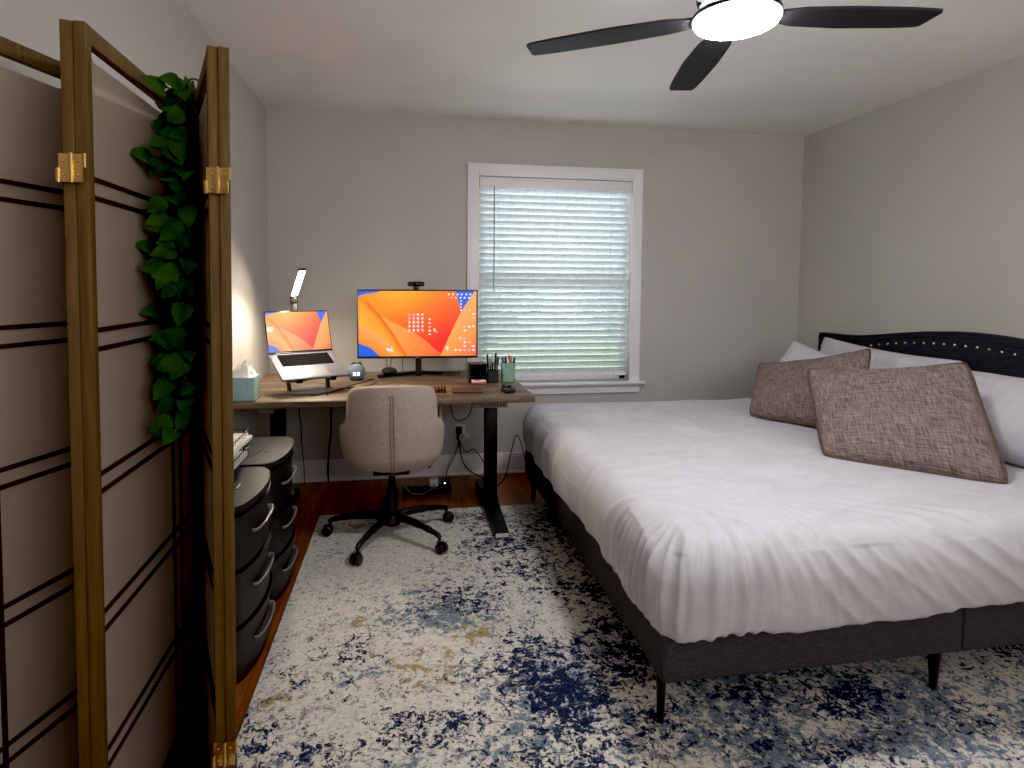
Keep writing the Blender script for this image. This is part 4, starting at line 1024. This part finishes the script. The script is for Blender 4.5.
# corner positions seen from above, a zigzag
HL = (-.6225, 1.236); F1 = (-.738, 1.530); A0 = (-.846, 1.235); F2 = (-.618, 1.835); HR = (-.390, 1.312)
def off(p, q, k):   # move q sideways a little so neighbouring stiles touch, not overlap
    d = Vector((q[0]-p[0], q[1]-p[1])).normalized(); return (p[0]+d.y*k, p[1]-d.x*k), (q[0]+d.y*k, q[1]-d.x*k)
screen_panel((A0[0]-.004, A0[1]), (F1[0]-.016, F1[1]), -1)
screen_panel((HL[0]-.0104, HL[1]), (F1[0]+.012, F1[1]+.01), 1)
screen_panel((HL[0]+.0104, HL[1]), (F2[0]-.008, F2[1]+.004), 1)
screen_panel((HR[0]-.0103, HR[1]), (F2[0]+.013, F2[1]-.012), 1)
screen_panel((HR[0]+.0103, HR[1]), (-.535, 1.862), 1)
def hinge(p, z, fl):
    x, y = p; b = B(); yf = y-.004
    for s in (-1, 1):
        box(b, (x+s*.0112-.0100, yf-.003, z-.026), (x+s*.0112+.0100, yf, z+.026), bevel=.0006)
        for zz in (-.013, .013):
            t = bmesh.new(); bmesh.ops.create_uvsphere(t, u_segments=10, v_segments=6, radius=.0028); bmesh.ops.translate(t, vec=(x+s*.0122, yf-.0035, z+zz), verts=list(t.verts)); merge(b, t)
    box(b, (x-.021, yf-.0035, z-.0007), (x+.021, yf-.0028, z+.0007))
    tube(b, [(x, yf-.003, z-.027), (x, yf-.003, z+.027)], .0045, 10, smooth=False)
    tube(b, [(x+fl*.0225, yf-.002, z-.027), (x+fl*.0225, yf-.002, z-.001)], .0042, 10, smooth=False); tube(b, [(x-fl*.0225, yf-.002, z+.001), (x-fl*.0225, yf-.002, z+.027)], .0042, 10, smooth=False)
    mesh_obj('hinge', b, M['brass'], scr)
for z in (1.525, .30): hinge((HL[0], HL[1]-.0095), z, -1); hinge((HR[0], HR[1]-.0095), z, -1)

# ivy over the fold
iv = thing('ivy_garland', 'trailing green artificial ivy hanging in the fold of the folding screen', 'plant', (-.56, 1.66, .95))
ri = random.Random(11); b = B()
strands = []
for k in range(4):
    x0 = -.560+k*.012; pts_ = []
    zend = (.99, .97, 1.1, 1.04)[k]
    for j in range(11):
        z = 1.815-(1.815-zend)*j/10; pts_.append(Vector((x0-.004*j*.3+ri.uniform(-.012, .012), 1.655-.006*j+ri.uniform(-.015, .015)-.01*k, z)))
    pts_ = [Vector((-.600+.03*k, 1.74-.02*k, 1.79)), Vector((-.585+.02*k, 1.72-.02*k, 1.835))]+pts_
    tube(b, pts_, .0028, 6); strands.append(spline(pts_))
mesh_obj('vine', b, M['vine_stem'], iv)
def leaf(b, p, d, n, s):
    d = d.normalized(); w = d.cross(n).normalized(); n = w.cross(d)
    prof = [(0, .0), (.08, .26), (.25, .40), (.5, .38), (.75, .22), (1.0, 0)]
    mid = [b.verts.new(p+d*s*t+n*s*(.10*math.sin(t*PI)-.14*t*t)) for t, _ in prof]
    for sg in (-1, 1):
        ed = [b.verts.new(p+d*s*(t-.05*(i == 1))+w*sg*s*wd+n*s*(.10*math.sin(t*PI)-.14*t*t+wd*.22)) for i, (t, wd) in enumerate(prof[1:-1])]
        ch_ = [mid[0]]+ed+[mid[-1]]
        for i in range(len(prof)-1):
            q = [mid[i], ch_[i], ch_[i+1], mid[i+1]]; q = [v for j, v in enumerate(q) if v not in q[:j]]
            if len(q) >= 3: b.faces.new(q if sg > 0 else q[::-1])
b = B(); toward = Vector((.45, -1, .1)).normalized()
def inside(p):  # keep leaves in the wedge between the two panels
    xb = HL[0]+.03+(F2[0]-HL[0])*(p.y-HL[1])/(F2[1]-HL[1]); xc = HR[0]-.03+(F2[0]-HR[0])*(p.y-HR[1])/(F2[1]-HR[1])
    return xb < p.x < xc
cnt = 0; tries = 0
while cnt < 260 and tries < 30000:
    tries += 1
    S = strands[cnt % 4]; p = S[ri.randrange(4, len(S))].copy()
    p.y = ri.uniform(1.44, 1.70); p.z += ri.uniform(-.03, .03)
    top_ = p.z > 1.77
    if not top_: p.x = p.y*(-.338+ri.uniform(-.034, .036))
    else:
        p = Vector((0, ri.uniform(1.66, 1.78), ri.uniform(1.70, 1.805))); p.x = p.y*ri.uniform(-.350, -.318)
        if ri.random() < .45: continue
    d = Vector((ri.uniform(-1, 1), ri.uniform(-.9, .2), ri.uniform(-1.0, .35)))
    s = ri.uniform(.038, .060); n = (toward+Vector((ri.uniform(-.6, .6), ri.uniform(-.3, .3), ri.uniform(-.3, .8)))).normalized()
    if abs(d.normalized().dot(n)) > .8: continue
    e = p+d.normalized()*s
    if not top_ and not (inside(p) and inside(e)): continue
    if top_ and max(p.x/p.y, e.x/e.y) > -.308: continue
    cnt += 1; leaf(b, p, d, n, s)
for x, y, z, dx_, dz_, s in ((-.585, 1.74, 1.81, -.5, .5, .05), (-.575, 1.72, 1.81, .25, .8, .055), (-.575, 1.50, 1.585, -.9, .25, .075), (-.575, 1.52, 1.375, -.9, .35, .075), (-.575, 1.52, 1.24, -1, .1, .06), (-.57, 1.54, 1.045, -1, -.1, .05), (-.57, 1.54, 1.11, -.7, -.6, .06)):
    leaf(b, Vector((x, y, z)), Vector((dx_*.35, -abs(dx_)*.8, dz_)), Vector((.6, -.5, .6)).normalized(), s)
b.normal_update(); mesh_obj('leaves', b, M['leaf'], iv, angle=80)

# ------------------------------------------------------------------ light
w = bpy.data.worlds.new('overcast_sky'); SC.world = w; w.use_nodes = True
bg = w.node_tree.nodes['Background']; bg.inputs['Color'].default_value = (.86, .96, 1.0, 1); bg.inputs['Strength'].default_value = 2.4
pl_ = bpy.data.lights.new('window_daylight', 'AREA'); pl_.shape = 'RECTANGLE'; pl_.size = 1.3; pl_.size_y = 1.6; pl_.energy = 48; pl_.color = (.84, .95, 1.0)
po = bpy.data.objects.new('window_daylight', pl_); COL.objects.link(po); po.location = (1.05, YB+.9, 1.7); po.rotation_euler = (math.radians(-100), 0, 0)

hl = bpy.data.lights.new('fill_light', 'AREA'); hl.shape = 'RECTANGLE'; hl.size = 2.0; hl.size_y = 1.0; hl.energy = 40; hl.color = (1.0, .97, .95)  # added soft fill behind the camera, tilted up to lift ceiling and front faces
ho = bpy.data.objects.new('fill_light', hl); COL.objects.link(ho); ho.location = (1.3, YF+.05, 1.85); ho.rotation_euler = (math.radians(122), 0, 0)
SC.view_settings.view_transform = 'Standard'; SC.view_settings.look = 'None'; SC.view_settings.exposure = 0.3
cmv = SC.view_settings; cmv.use_curve_mapping = True
cmv.curve_mapping.black_level = (.0065, .0065, .0065); cmv.curve_mapping.white_level = (.93, .93, .93); cmv.curve_mapping.update()
SC.cycles.use_denoising = True
SC.cycles.max_bounces = 8; SC.cycles.diffuse_bounces = 5; SC.cycles.sample_clamp_indirect = 6.0
bpy.context.view_layer.update()
